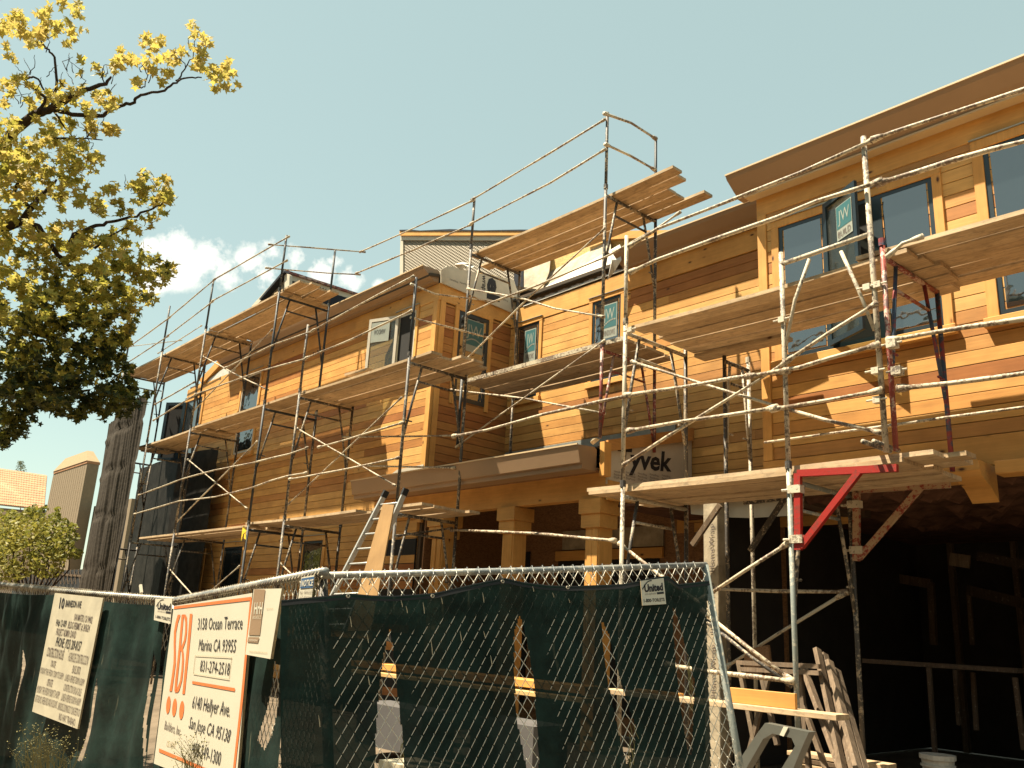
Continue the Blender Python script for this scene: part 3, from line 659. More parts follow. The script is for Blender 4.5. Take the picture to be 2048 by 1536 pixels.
# ================================================================ SCAFFOLDING
LS = thing('scaffold', 'long steel scaffold with guard rails in front of the left wing', 'scaffold', (-19, 8, 0))
MS = thing('scaffold', 'steel scaffold with the highest deck, set back in the recess above the porch roof', 'scaffold', (-10.5, 9.5, 4.4))
RS = thing('scaffold', 'steel scaffold with red side brackets at the right beside the garage opening', 'scaffold', (-5, 8, 0))
R = .027
def jit(a): return random.uniform(-a, a)
def frame(root, X, yf, yr, zb, zt, mt='post', mt2=None, pin=.12):
    mt2 = mt2 or mt
    fb = MB().tube([(X, yf, zt - .055), (X, yr, zt - .055)], R)
    ys_ = yf + (yr - yf) * .22, yf + (yr - yf) * .74
    zc = zt - .34
    t_ = lambda z: (zt - .055 - z) / 1.25
    fb.tube([(X, ys_[0] + (yf - ys_[0]) * t_(zc), zc), (X, ys_[1] + (yr - ys_[1]) * t_(zc), zc)], R * .7)
    zr = zb + .35
    fr_ = fb.build('frame', M[mt], root, smooth=True)
    for y_, s_ in ((yf, 0), (yr, 1)):
        a = jit(.008)
        MB().tube([(X + a, y_, zb), (X, y_, zt + pin)], R).build('post', M[mt if s_ == 0 else mt2], fr_, smooth=True)
        MB().tube([(X, ys_[s_], zt - .06), (X, ys_[s_] + (y_ - ys_[s_]) * .5, zt - .70), (X, y_ + (.02 if s_ == 0 else -.02), zt - 1.30)], R * .78).build('inner_brace', M[mt2], fr_, smooth=True)
    if zt - zb > 1.9:
        MB().tube([(X, yf, zt - 1.05), (X, yf + .16, zt - 1.05)], R * .5).build('rung', M[mt2], fr_)
        MB().tube([(X, yr, zt - 1.05), (X, yr - .16, zt - 1.05)], R * .5).build('rung', M[mt2], fr_)
    for y_ in (yf, yr):
        c = MB().tube([(X, y_, zt + pin - .06), (X, y_, zt + pin + .02)], R * 1.35, 8); c.build('coupler', M[mt2], fr_)
    return fr_
def guard(root, X, y, z0, z1, mt='post'):
    MB().tube([(X, y, z0), (X + jit(.01), y, z1)], R * .95).build('guard_post', M[mt], root, smooth=True)
def rail(root, pts, r=.019, mt='rail', name='guard_rail', ends=True):
    if root.location.x < -9: r *= .86
    pts = [Vector(p) for p in pts]; L_ = (pts[-1] - pts[0]).length; out = []
    for i in range(len(pts) - 1):
        a, b = pts[i], pts[i + 1]; n_ = max(1, int((b - a).length / .45))
        for k in range(n_):
            t = k / n_; out.append(a.lerp(b, t) + (Vector((0, 0, jit(.003))) if 0 < i + k else Vector()))
    out.append(pts[-1])
    rs = [r * random.uniform(.88, 1.25) for _ in out]
    mb = MB().tube(out, rs, 7)
    if ends:
        for e, f_ in ((out[0], out[1]), (out[-1], out[-2])):
            d = (f_ - e).normalized(); mb.tube([e - d * .05, e + d * .02, e + d * .09], [r * 1.9, r * 1.7, r * 1.0], 6)
    return mb.build(name, M[mt], root, smooth=True)
def clamp(root, p, s=.05, mt='plaster_clamp'):
    p = Vector(p); MB().box(p - Vector((s, s, s * .9)), p + Vector((s, s, s * .9))).tube([p + Vector((-.1, -.02, 0)), p + Vector((.1, -.02, 0))], .01, 6).build('clamp', M[mt], root)
YF, YR = 8.0, 9.25
ZA, ZB_, ZC_ = 3.36, 5.92, 8.50          # undersides of the three left decks
# left scaffold frames
for X, mt, lv in ((-27.0, 'post', 3), (-23.92, 'post', 3), (-21.0, 'post', 3), (-17.08, 'post_dark', 3), (-15.55, 'post', 2), (-11.78, 'post', 2)):
    frame(LS, X, YF, YR, 0.0, ZA, mt, 'post')
    frame(LS, X, YF, YR, ZA + .12, ZB_, mt, 'post')
    if lv == 3:
        frame(LS, X, YF, YR, ZB_ + .12, ZC_, mt, 'post_dark')
        guard(LS, X, YF, ZC_ + .1, 9.92, 'post_dark')
        if X < -18: pass
        else: guard(LS, X, YR, ZC_ + .1, 9.98, 'post_dark')
    else:
        guard(LS, X, YF, ZB_ + .1, 7.42, 'post_dark' if X > -12 else 'post')
P8 = lambda pts, y=7.95: [onY(a, b, y) for a, b in pts]
for pts in ([(250, 700), (338, 636)], [(340, 634), (428, 560)], [(430, 558), (576, 474)],
            [(250, 729), (335, 673)], [(336, 671), (424, 604)], [(426, 601), (572, 522)],
            [(452, 735), (550, 688), (623, 663)], [(627, 660), (720, 609), (824, 554)],
            [(308, 840), (390, 790)], [(392, 788), (525, 741), (610, 718)], [(614, 715), (700, 680), (820, 623)],
            [(311, 808), (387, 765)],
            [(279, 990), (364, 958), (430, 940), (504, 926), (578, 908), (613, 896)], [(639, 894), (690, 880), (752, 861), (803, 846)],
            [(270, 1028), (358, 1002), (430, 994), (502, 976), (540, 962), (575, 952), (611, 946)], [(581, 958), (640, 948), (698, 937), (795, 916)]):
    rail(LS, P8(pts))
for pts in ([(405, 712), (470, 748), (534, 779)], [(543, 661), (387, 822)], [(377, 920), (493, 1016)], [(512, 885), (354, 1043)], [(595, 857), (789, 970)], [(800, 798), (577, 1008)],
            [(338, 1137), (390, 1196)], [(477, 1134), (410, 1192)], [(560, 1126), (600, 1165)], [(400, 650), (560, 530)] [:0] or [(641, 1190), (700, 1140)][:0] or None):
    if pts: rail(LS, P8(pts, 8.06), .016, 'rail', 'cross_brace')
rail(LS, [onX(541, 489, -17.1), onX(655, 498, -17.1), onX(727, 504, -17.1)], .017)
rail(LS, [onX(535, 536, -17.1), onX(655, 546, -17.1), onX(717, 549, -17.1)], .017)
rail(LS, [onX(826, 570, -11.8), onX(870, 588, -11.8), onX(983, 603, -11.8)], .017)
rail(LS, [onX(826, 636, -11.8), onX(900, 655, -11.8), onX(980, 676, -11.8)], .017)
rail(LS, [onY(689, 874, 8.9), onY(800, 873, 9.1), onY(907, 871, 9.2)], .018)
rail(LS, [onY(737, 932, 9.0), onY(907, 936, 9.2)], .018)
rail(LS, [onX(260, 693, -27), onX(361, 681, -27)], .014); rail(LS, [onY(317, 706, 9.25), onY(402, 652, 9.25)], .016)
rail(LS, [onY(905, 1060, 9.2), onY(1060, 1066, 8.6), onY(1226, 1081, 8.05)], .022, 'rail', 'tie_rail')
rail(LS, [onY(795, 1072, 8.0), onY(900, 1057, 9.2)], .018, 'post')
# middle scaffold
MY, MR = 9.5, 10.78
for X in (-12.22, -8.75):
    frame(MS, X, MY if X > -12 else MY, MR, 4.45 if X > -12 else 5.98, 5.90 if X > -12 else 6.2, 'redpost' if X > -12 else 'post', pin=.05) if X > -12 else None
    frame(MS, X, MY, MR, 6.02, 8.56, 'post', 'post')
    guard(MS, X, MY, 8.6, 10.05 if X > -10 else 9.72, 'post')
MB().tube([(-12.22, MR, 4.6), (-12.22, MR, 6.0)], R).build('post', M['post'], MS, smooth=True)
MB().tube([(-12.22, MY, 4.75), (-12.22, MY, 6.0)], R).build('post', M['post_dark'], MS, smooth=True)
guard(MS, -8.75, MR, 8.6, 10.16, 'post_dark')
for pts in ([(722, 503), (835, 453), (943, 402)], [(946, 398), (1080, 318), (1206, 241)], [(714, 546), (830, 498), (940, 450)], [(944, 446), (1100, 366), (1206, 301)]):
    rail(MS, P8(pts, 9.45), .019)
rail(MS, [onX(1212, 228, -8.72), onX(1262, 246, -8.72), onX(1309, 276, -8.72)], .024); rail(MS, [onX(1214, 290, -8.72), onX(1262, 312, -8.72), onX(1307, 338, -8.72)], .024)
rail(MS, P8([(1207, 459), (1055, 598), (934, 717)], 9.42), .016, 'rail', 'cross_brace')
rail(MS, P8([(938, 578), (1000, 589), (1047, 598), (1110, 617), (1204, 633)], 9.40), .018)
rail(MS, P8([(939, 626), (985, 604), (1073, 571), (1215, 512), (1315, 456), (1356, 427)], 9.36), .018)
rail(MS, P8([(1205, 684), (1000, 830), (915, 892)], 9.38), .016, 'rail', 'cross_brace')
rail(MS, P8([(905, 780), (1050, 797), (1130, 812), (1206, 826)], 9.6), .018, 'rail', 'cross_brace')
# right scaffold
XA, XBp, XCp = -6.97, -4.73, -3.65
frame(RS, XA, YF, YR, 0, 3.28, 'post_light', 'post'); frame(RS, XA, YF, YR, 3.40, 5.38, 'post_light', 'post'); guard(RS, XA, YF, 5.4, 6.68, 'post_light')
frame(RS, XBp, YF, YR, 0, 3.28, 'greypost', 'post')
MB().tube([(XBp, YF, 3.3), (XBp, YF, 5.76)], R).build('post', M['post_light'], RS, smooth=True)
frame(RS, -3.60, YF, YR, 3.40, 5.43, 'redpost', 'bluepost')
frame(RS, -6.55, 9.55, 10.12, 0.0, 5.30, 'post', 'post_light')
frame(RS, .4, YF, YR, 0, 3.28, 'post', 'post'); frame(RS, .4, YF, YR, 3.40, 5.5, 'post', 'post')
# side frame standing between the posts
sf = MB().tube([(XBp, YF, 5.62), (-3.72, YF, 5.66)], R).build('frame', M['post_light'], RS, smooth=True)
MB().tube([(-3.70, YF, 3.4), (-3.72, YF - .0, 6.78)], R * 1.1).build('post', M['post_light'], sf, smooth=True)
MB().tube([onY(1619, 518, 8), onY(1590, 600, 8), onY(1569, 705, 8)], R * .75).build('inner_brace', M['post_light'], sf, smooth=True)
MB().tube([onY(1682, 503, 8), onY(1715, 575, 8), onY(1749, 660, 8)], R * .75).build('inner_brace', M['post_light'], sf, smooth=True)
rail(RS, P8([(1263, 490), (1317, 456), (1410, 421), (1503, 384), (1600, 345), (1744, 281)]), .020)
rail(RS, P8([(1752, 277), (1785, 264), (1900, 227), (2048, 178), (2120, 150)]), .022)
rail(RS, P8([(1266, 542), (1312, 520), (1430, 478), (1556, 434), (1634, 402), (1700, 382), (1755, 364)], 7.93), .022)
rail(RS, P8([(1762, 365), (1830, 345), (1901, 322), (1980, 300), (2048, 282), (2120, 256)]), .024)
rail(RS, P8([(910, 872), (973, 860), (1090, 828), (1200, 803), (1252, 792)]), .020)
rail(RS, P8([(1256, 790), (1369, 773), (1470, 755), (1571, 742)]), .022)
rail(RS, P8([(1500, 752), (1600, 735), (1660, 716), (1749, 691)], 7.93), .020)
rail(RS, P8([(1784, 680), (1850, 668), (1930, 655), (2048, 637), (2140, 620)]), .022)
rail(RS, P8([(1805, 776), (1900, 766), (1980, 756), (2048, 747), (2140, 735)]), .022)
rail(RS, P8([(1261, 861), (1368, 842), (1460, 830), (1547, 816)]), .022)
rail(RS, P8([(1550, 818), (1660, 800), (1754, 782)]), .020)
rail(RS, P8([(1529, 885), (1650, 868), (1781, 851), (1900, 834), (2048, 814), (2140, 803)], 8.3), .014, 'rail', 'straight_rod', False)
rail(RS, P8([(1268, 725), (1473, 788), (1569, 817)], 8.06), .017, 'rail', 'cross_brace'); rail(RS, P8([(1575, 818), (1650, 840), (1755, 864)], 8.06), .017, 'rail', 'cross_brace')
rail(RS, P8([(1746, 611), (1660, 664), (1580, 718)], 7.9), .017, 'rail', 'cross_brace'); rail(RS, P8([(1571, 725), (1473, 788), (1332, 875), (1252, 927)], 7.98), .017, 'rail', 'cross_brace')
rail(RS, [onY(1376, 687, 9.25), onY(1442, 671, 9.25), onY(1561, 641, 9.25), onY(1749, 592, 9.25), onY(1885, 554, 9.25)], .019, 'rail')
rail(RS, P8([(1243, 1090), (1330, 1158), (1400, 1205)], 8.06), .018, 'rail', 'cross_brace'); rail(RS, P8([(1574, 1088), (1490, 1141), (1408, 1196)], 8.0), .020, 'rail', 'cross_brace')
rail(RS, P8([(1422, 1178), (1550, 1182), (1689, 1184)], 9.2), .019, 'rail', 'cross_brace'); rail(RS, P8([(1683, 1190), (1560, 1265), (1452, 1334)], 9.2), .019, 'post_light', 'cross_brace')
rail(RS, P8([(1410, 1226), (1500, 1297), (1580, 1358)], 8.0), .021, 'rail', 'cross_brace'); rail(RS, P8([(1420, 1248), (1500, 1312), (1576, 1366)], 8.12), .017, 'post', 'cross_brace')
rail(RS, P8([(1340, 1330), (1415, 1343), (1500, 1352), (1580, 1362)], 7.98), .021, 'rail', 'tie_rail')
rail(RS, P8([(1781, 516 - 8), (1805, 487), (1836, 476)], 7.9), .016, 'plaster_clamp', 'loose_brace')
def ibar(root, a, b, mt, w=.05, h=.07):
    return MB().beam(a, b, w, h).build('bracket_arm', M[mt], root)
def bracket(y, tl, tr, bl, dg, mt):
    a = onY(*tl, y); b = onY(*tr, y); c = onY(*bl, y); d = onY(*dg, y)
    br = MB().beam(a, b, .05, .07).build('side_bracket', M[mt], RS)
    MB().beam(a, c, .07, .05, Vector((0, 1, 0))).build('bracket_arm', M[mt], br); MB().beam(d, c + Vector((.03, 0, .03)), .055, .06).build('bracket_arm', M[mt], br)
    for z in (-.16, -.66): p = a + Vector((-.03, 0, z)); MB().box(p - Vector((.07, .045, .04)), p + Vector((.07, .045, .04))).tube([p + Vector((-.16, 0, 0)), p], .014, 6).build('bracket_clamp', M['plaster_clamp'], br)
bracket(7.96, (1596, 947), (1795, 936), (1597, 1100), (1719, 943), 'red')
bracket(9.25, (1713, 980), (1900, 969), (1713, 1122), (1842, 974), 'redrust')
ibar(RS, onY(1385, 1090, 9.9), onY(1440, 1010, 9.9), 'oldwood'); ibar(RS, onY(1500, 1102, 9.3), onY(1566, 1002, 9.3), 'post', .04, .06); ibar(RS, onY(1488, 1006, 9.3), onY(1570, 996, 9.3), 'post', .04, .05)
for p in ((1756, 570), (1752, 742), (1735, 575), (1565, 640), (1262, 660), (1755, 800)): clamp(RS, onY(*p, 7.98), .035)
clamp(RS, onY(1795, 742, 7.93), .045, 'post_light'); clamp(RS, onY(1785, 688, 7.93), .045)
MB().tube([(-3.80, 7.75, 3.47), (-3.80, 8.3, 3.47)], .024, 10).tube([(-3.72, 7.8, 3.47), (-3.72, 8.3, 3.47)], .024, 10).build('pipe_end', M['post'], RS, smooth=True)
# yellow ribbon
yr_ = MB(); p = onY(489, 1064, 7.93)
yr_.add([p + Vector((-.12, 0, .1)), p + Vector((0, -.03, .13)), p + Vector((.10, 0, .02)), p + Vector((-.05, -.02, -.06))], [(0, 1, 2, 3)])
yr_.add([p + Vector((0, 0, .02)), p + Vector((.12, -.02, -.02)), p + Vector((.11, 0, -.16)), p + Vector((.05, -.02, -.13))], [(0, 1, 2, 3)]); yr_.add([p + Vector((-.1, -.01, .04)), p + Vector((.0, -.01, .02)), p + Vector((-.04, -.03, -.2)), p + Vector((-.09, -.01, -.15))], [(0, 1, 2, 3)])
tag(yr_.build('ribbon', M['yellow']), 'yellow ribbon tied to a scaffold post below the low left deck', 'ribbon')

# ---- decks
ORD = ['outermost', 'second', 'third', 'fourth', 'fifth', 'sixth', 'seventh']
def deck(where, x0, x1, z, y0=8.06, n=5, wd=.235, th=.045, jx=.18, grp=None, mt='plank', skip=()):
    for i in range(n):
        a = x0 + jit(jx); b = x1 + jit(jx); y_ = y0 + i * (wd + .008) + jit(.004); zz = z + jit(.011)
        sg = random.uniform(.0, .018); o = thing  # slight sag
        mb = MB(); K = 6; ring = lambda x, dz: [(x, y_, zz + dz), (x, y_ + wd, zz + dz), (x, y_ + wd, zz + dz + th), (x, y_, zz + dz + th)]
        vs = []
        for k in range(K + 1):
            t = k / K; vs += ring(a + (b - a) * t, -sg * math.sin(math.pi * t) * 2)
        fs = [(0, 3, 2, 1), tuple(K * 4 + q for q in range(4))]
        for k in range(K):
            for q in range(4): fs.append((k * 4 + q, k * 4 + (q + 1) % 4, (k + 1) * 4 + (q + 1) % 4, (k + 1) * 4 + q))
        vs[:] = [(x2, y2 + (.008 if q2 % 4 in (0, 3) else 0), z2) for q2, (x2, y2, z2) in enumerate(vs)]; mb.add(vs, fs); pl = mb.build('scaffold_plank', M[mt])
        last = 'innermost' if i == n - 1 else ORD[i]
        tag(pl, f'{last} weathered plank of the {where}', 'plank', 'planks of the ' + where)
deck('low deck at the far left', -23.5, -17.3, 3.385, n=4)
deck('low deck left of the ladder', -17.5, -13.05, 3.44, n=4)
deck('short low deck behind the ladder top', -12.6, -11.2, 3.42, n=5, jx=.1)
deck('middle deck at the far left', -25.2, -20.8, 5.94, n=4)
deck('middle deck between the tall left posts', -21.2, -15.3, 5.99, n=4)
deck('middle deck ending at the wing corner', -15.7, -11.2, 5.95, n=5)
deck('top left deck, far end', -27.2, -20.85, 8.50, n=5)
deck('top left deck, middle run', -21.1, -16.9, 8.545, n=5)
deck('top left deck, short end piece', -17.4, -16.3, 8.595, n=4, jx=.08)
deck('highest deck in the recess', -12.4, -7.7, 8.56, y0=9.6, n=5, jx=.28)
deck('metal edged deck in the recess', -12.25, -8.35, 5.93, y0=9.58, n=5, jx=.02)
MB_ = MB().box((-12.25, 9.53, 5.93), (-8.35, 9.56, 6.0)); tag(MB_.build('deck_edge_rail', M['rail']), 'stained edge rail along the deck in the recess', 'deck edge')
deck('upper right deck, left of the red frame', -6.95, -3.35, 5.40, n=5, wd=.262, jx=.12)
deck('upper right deck, running out of the picture', -3.9, .9, 5.45, n=5, wd=.262, jx=.3)
deck('lower right deck, bottom layer', -7.55, -3.5, 3.30, n=5, jx=.1)
deck('lower right deck, top layer', -7.5, -3.2, 3.352, n=3, jx=.15)
tag(MB().bbox((-6.9, 9.35, 5.32), (-5.55, 9.60, 5.37), .005).build('scaffold_plank', M['plank']), 'short plank end sticking inward below the upper right deck', 'plank')
tag(MB().beam(onY(1462, 648, 9.5), onY(1570, 590, 9.5), .05, .2).build('scaffold_plank', M['oldwood']), 'dark tilted board wedged under the upper right deck', 'plank')
tag(MB().beam(onY(700, 752, 8.5), onY(745, 741, 8.5), .25, .05).build('scaffold_plank', M['plank']), 'short offcut board lying on the middle left deck', 'offcut')
tag(MB().bbox((-6.9, 7.6, .98), (-4.12, 7.84, 1.03), .004).build('scaffold_plank', M['plank']), 'single long plank low down beside the fence end', 'plank')
tag(MB().bbox((-5.25, 7.66, 1.032), (-4.55, 7.70, 1.17), .004).build('lumber_offcut', M['trim']), 'short orange lumber offcut standing on the low plank by the garage', 'lumber')
tag(MB().bbox((-6.5, 7.7, 1.032), (-5.9, 7.78, 1.06), .004).build('lumber_offcut', M['trim']), 'flat orange lumber scrap on the low plank near the fence', 'lumber')

# rags of torn wrap and scraps left about
def rag(pts, y, label, m_='wrap_white'):
    q = [onY(a, b, y + random.uniform(-.12, .12)) for a, b in pts]; mb = MB(); c = sum(q, Vector()) / len(q) + Vector((0, -.05, .03))
    mb.add(q + [c], [(i, (i + 1) % len(q), len(q)) for i in range(len(q))]); tag(mb.build('wrap_rag', M[m_]), label, 'rag')
rag([(908, 529), (922, 525), (940, 526), (950, 531), (942, 536), (930, 535), (922, 541), (914, 535)], 10.0, 'torn white wrap rag caught on the recess scaffold below the lath panel')
rag([(1180, 884), (1192, 876), (1200, 879), (1186, 890)], 9.5, 'pale scrap of wood on the porch roof edge beside the wrapped gable', 'cream_sheet')
rag([(1000, 915), (1012, 910), (1030, 913), (1020, 917)], 9.5, 'white crumpled scrap on the porch roof in the shade', 'wrap_white')
rag([(1220, 500), (1240, 494), (1243, 520), (1228, 545), (1215, 560), (1222, 525)], 11.6, 'loose tongue of white wrap hanging over the eave left of the middle gutter')
# ---- ladder and plywood strip
ld = thing('ladder', 'aluminium extension ladder leaning up beside the plywood strip', 'ladder', (-11, 7.2, 0))
A0, A1 = onY(768, 992, 7.75), onY(808, 988, 7.75)
B0, B1 = onY(628, 1262, 7.2), onY(690, 1262, 7.2)
for a, b in ((A0, B0), (A1, B1)):
    MB().beam(a, b, .03, .085, Vector((0, 1, 0))).build('side_rail', M['alu'], ld)
    d = (a - b).normalized(); MB().beam(a - d * .02, a + d * .09, .04, .10, Vector((0, 1, 0))).build('end_cap', M['hem'], ld)
for k in range(9):
    t = (k + .6) / 9; MB().tube([A0.lerp(B0, t), A1.lerp(B1, t)], .016, 8).build('rung', M['alu'], ld, smooth=True)
pl = [onY(768, 1008, 7.55), onY(790, 1010, 7.55), onY(744, 1262, 7.1), onY(697, 1262, 7.1)]
tag(MB().prism(pl, (0, -.02, 0)).build('plywood_strip', M['ply']), 'pale plywood strip leaning in front of the aluminium ladder', 'plywood')

# ---- things by the garage mouth
def pole(pts, w, h, label, m_='oldwood', name='timber_pole', cat='timber', grp=None):
    return tag(MB().beam(pts[0], pts[1], w, h, Vector((0, 1, 0))).build(name, M[m_]), label, cat, grp)
poles = [((1634, 1298), (1690, 1560), 8.6), ((1648, 1308), (1712, 1560), 8.7), ((1658, 1322), (1722, 1560), 8.5), ((1673, 1340), (1735, 1560), 8.6), ((1605, 1330), (1690, 1560), 8.9)]
PL = ['tallest grey board leaning left of the bundle', 'second grey board from the left in the leaning bundle', 'middle grey board of the leaning bundle',
      'rightmost grey board of the leaning bundle', 'thin board crossing behind the leaning bundle']
for (a, b, y), l_ in zip(poles, PL): pole((onY(*a, y), onY(*b, y - .5)), .045, .08, l_, 'greywood', 'leaning_board', 'board', 'boards leaning by the garage')
fs_ = thing('sawhorse_frame', 'folded scaffold frame leaning low behind the fence end post', 'scaffold frame', (-6, 8.6, 0))
for a, b in (((1475, 1325), (1640, 1333)), ((1480, 1338), (1640, 1346)), ((1478, 1325), (1512, 1500)), ((1520, 1335), (1555, 1490)), ((1540, 1340), (1500, 1500)), ((1585, 1350), (1660, 1560)), ((1600, 1345), (1620, 1560))):
    MB().beam(onY(*a, 8.5), onY(*b, 8.4), .045, .05, Vector((0, 1, 0))).build('tube', M['greywood'], fs_)
tag(MB().prism([onY(1490, 1300, 9), onY(1535, 1290, 9), onY(1542, 1350, 9), onY(1486, 1345, 9)], (0, .05, 0)).build('board_scrap', M['osb_dark']), 'reddish board scrap behind the folded scaffold frame', 'board')
# folding black plastic thing
bp = thing('plastic_frame', 'grey black moulded plastic frame standing tilted near the fence end', 'plastic frame', onY(1540, 1530, 6.4))
def pf(pts, y, t): return MB().prism([onY(a, b, y) for a, b in pts], (0, t, 0))
pf([(1530, 1446), (1618, 1464), (1606, 1490), (1590, 1492), (1583, 1476), (1545, 1467), (1526, 1478), (1512, 1470)], 6.4, .1).build('top_bar', M['blackplastic'], bp)
pf([(1512, 1470), (1526, 1478), (1478, 1562), (1450, 1562)], 6.4, .1).build('side_bar', M['blackplastic'], bp)
pf([(1590, 1492), (1606, 1490), (1576, 1562), (1548, 1562)], 6.4, .1).build('side_bar', M['blackplastic'], bp)
pf([(1567, 1453), (1576, 1455), (1567, 1473), (1559, 1470)], 6.39, .008).build('tape_strip', M['signwhite'], bp)
for k in range(6):
    z_ = .52 - k * .055; x_ = -5.4 + jit(.12)
    tag(MB().bbox((x_, 8.9, z_ - .045), (x_ + .9 + jit(.2), 9.15, z_), .004).build('lumber_board', M['oldwood' if k % 2 else 'plank']), f'{["topmost", "second", "third", "fourth", "fifth", "lowest"][k]} board of the small lumber stack by the garage', 'lumber', 'boards of the small stack')
bk = thing('bucket', 'white plastic bucket on the dark garage floor', 'bucket', (0, 0, 0))
bc = onY(1875, 1512, 9.8)
MB().tube([bc + Vector((0, 0, -.38)), bc + Vector((0, 0, -.06)), bc], [.13, .155, .16], 20).build('body', M['bucket'], bk, smooth=False)
MB().tube([bc + Vector((0, 0, -.03)), bc + Vector((0, 0, .015))], .175, 20).build('rim', M['bucket'], bk); MB().tube([bc + Vector((0, 0, -.10)), bc + Vector((0, 0, -.08))], .168, 20).build('rim', M['bucket'], bk)
for (a, b, y, l_) in (((1858, 1335), (1870, 1505), 10.8, 'left grey prop standing in the dark garage'), ((1910, 1340), (1918, 1450), 11.5, 'thin pale prop in the middle of the dark garage'), ((1946, 1345), (1953, 1460), 11.2, 'right brown prop in the dark garage'), ((2030, 1355), (2048, 1500), 10.6, 'rightmost grey prop at the picture edge in the garage')):
    pole((onY(*a, y), onY(*b, y)), .045, .045, l_, 'dimwood', 'prop', 'prop')
tag(MB().beam(onY(1740, 1322, 11), onY(2048, 1342, 11), .4, .05).build('workbench_top', M['dimwood']), 'long dark workbench plank inside the garage', 'bench')
# materials behind the fence
for k, (px0, px1, py, y, th, l_) in enumerate(((700, 1440, 1342, 7.2, .10, 'long orange timber seen through the fence slits, upper one'), (700, 1440, 1366, 7.1, .06, 'long pale timber lying below the orange one behind the fence'))):
    a = onY(px0, py + (8 if k == 0 else 2), y); b = onY(px1 - 270, py + (34 if k == 0 else 26), y)
    tag(MB().bbox((a.x, y, .98 - k * .08), (b.x, y + .3, .98 - k * .08 + th * .8), .004).build('timber', M['trim' if k == 0 else 'lumber']), l_, 'timber')
tag(MB().box((-10.2, 6.6, .12), (-8.8, 7.1, .62)).build('concrete_block', M['concrete']), 'grey block standing behind the left fence slit', 'block')
tag(MB().box((-7.9, 6.6, .1), (-6.9, 7.1, .66)).build('concrete_block', M['concrete']), 'grey block standing behind the second fence slit', 'block')
tag(MB().box((-8.6, 5.9, .05), (-7.9, 6.4, .16)).build('cardboard_sheet', M['cream_sheet']), 'cream sheet lying behind the left fence slit', 'sheet')
tag(MB().box((-6.6, 5.9, .05), (-6.0, 6.4, .22)).build('cardboard_sheet', M['cream_sheet']), 'cream sheet lying behind the second fence slit', 'sheet')

# ================================================================ FENCE PANELS
def vdir(px, py): return raydir(px, py).normalized()
class Panel:
    """local frame: O on the top rail, u along the rail, v down the fence, n towards the street"""
    def __init__(s, O, u, p_top, p_bot):
        s.O = O; s.u = u.normalized()
        a = s.u.cross(Vector((0, 0, 1))).normalized(); b = a.cross(s.u).normalized()
        best = None
        P0 = s.hit_line(p_top); target = Vector((p_bot[0] - p_top[0], p_bot[1] - p_top[1])).normalized()
        for k in range(-400, 401):
            t = k / 400 * 1.2; v = -(b * math.cos(t)) + a * math.sin(t); q = P0 + v * .8
            pr = proj(q); d = (Vector(pr) - Vector(proj(P0))).normalized(); e = (d - target).length
            if best is None or e < best[0]: best = (e, v)
        s.v = best[1].normalized(); s.n = s.u.cross(s.v).normalized()
        if s.n.dot(EYEP - O) < 0: s.n = -s.n
    def hit_line(s, px):
        r = raydir(*px).normalized(); w0 = s.O - EYEP; b_ = s.u.dot(r); d_ = s.u.dot(w0); e_ = r.dot(w0)
        t = (b_ * e_ - d_) / (1 - b_ * b_); return s.O + s.u * t
    def P(s, px, py, off=0.0):
        r = raydir(px, py); o = s.O + s.n * off; return EYEP + r * ((o - EYEP).dot(s.n) / r.dot(s.n))
    def uv(s, px, py, off=0.0):
        p = s.P(px, py, off) - s.O; return p.dot(s.u), p.dot(s.v)
    def at(s, a, b, off=0.0): return s.O + s.u * a + s.v * b + s.n * off
def proj(p):
    q = p - EYEP; x, y, z = q.dot(RIGHT), q.dot(DOWN), q.dot(FWD); return (CX + FPX * x / z, CY + FPX * y / z)
O_C = dep(650, 1151, 4.35); E_C = dep(1410, 1130, 5.4)
pC = Panel(O_C, E_C - O_C, (1410, 1130), (1480, 1530))
uB = vdir(-192, 1303); pB0 = dep(651, 1143, 4.32)
pB = Panel(pB0, -uB, (348, 1204), (316, 1505))
JB = pB.hit_line((350, 1199))
uA = vdir(-789, 1095)
pA = Panel(JB, -uA, (110, 1186), (64.5, 1423))

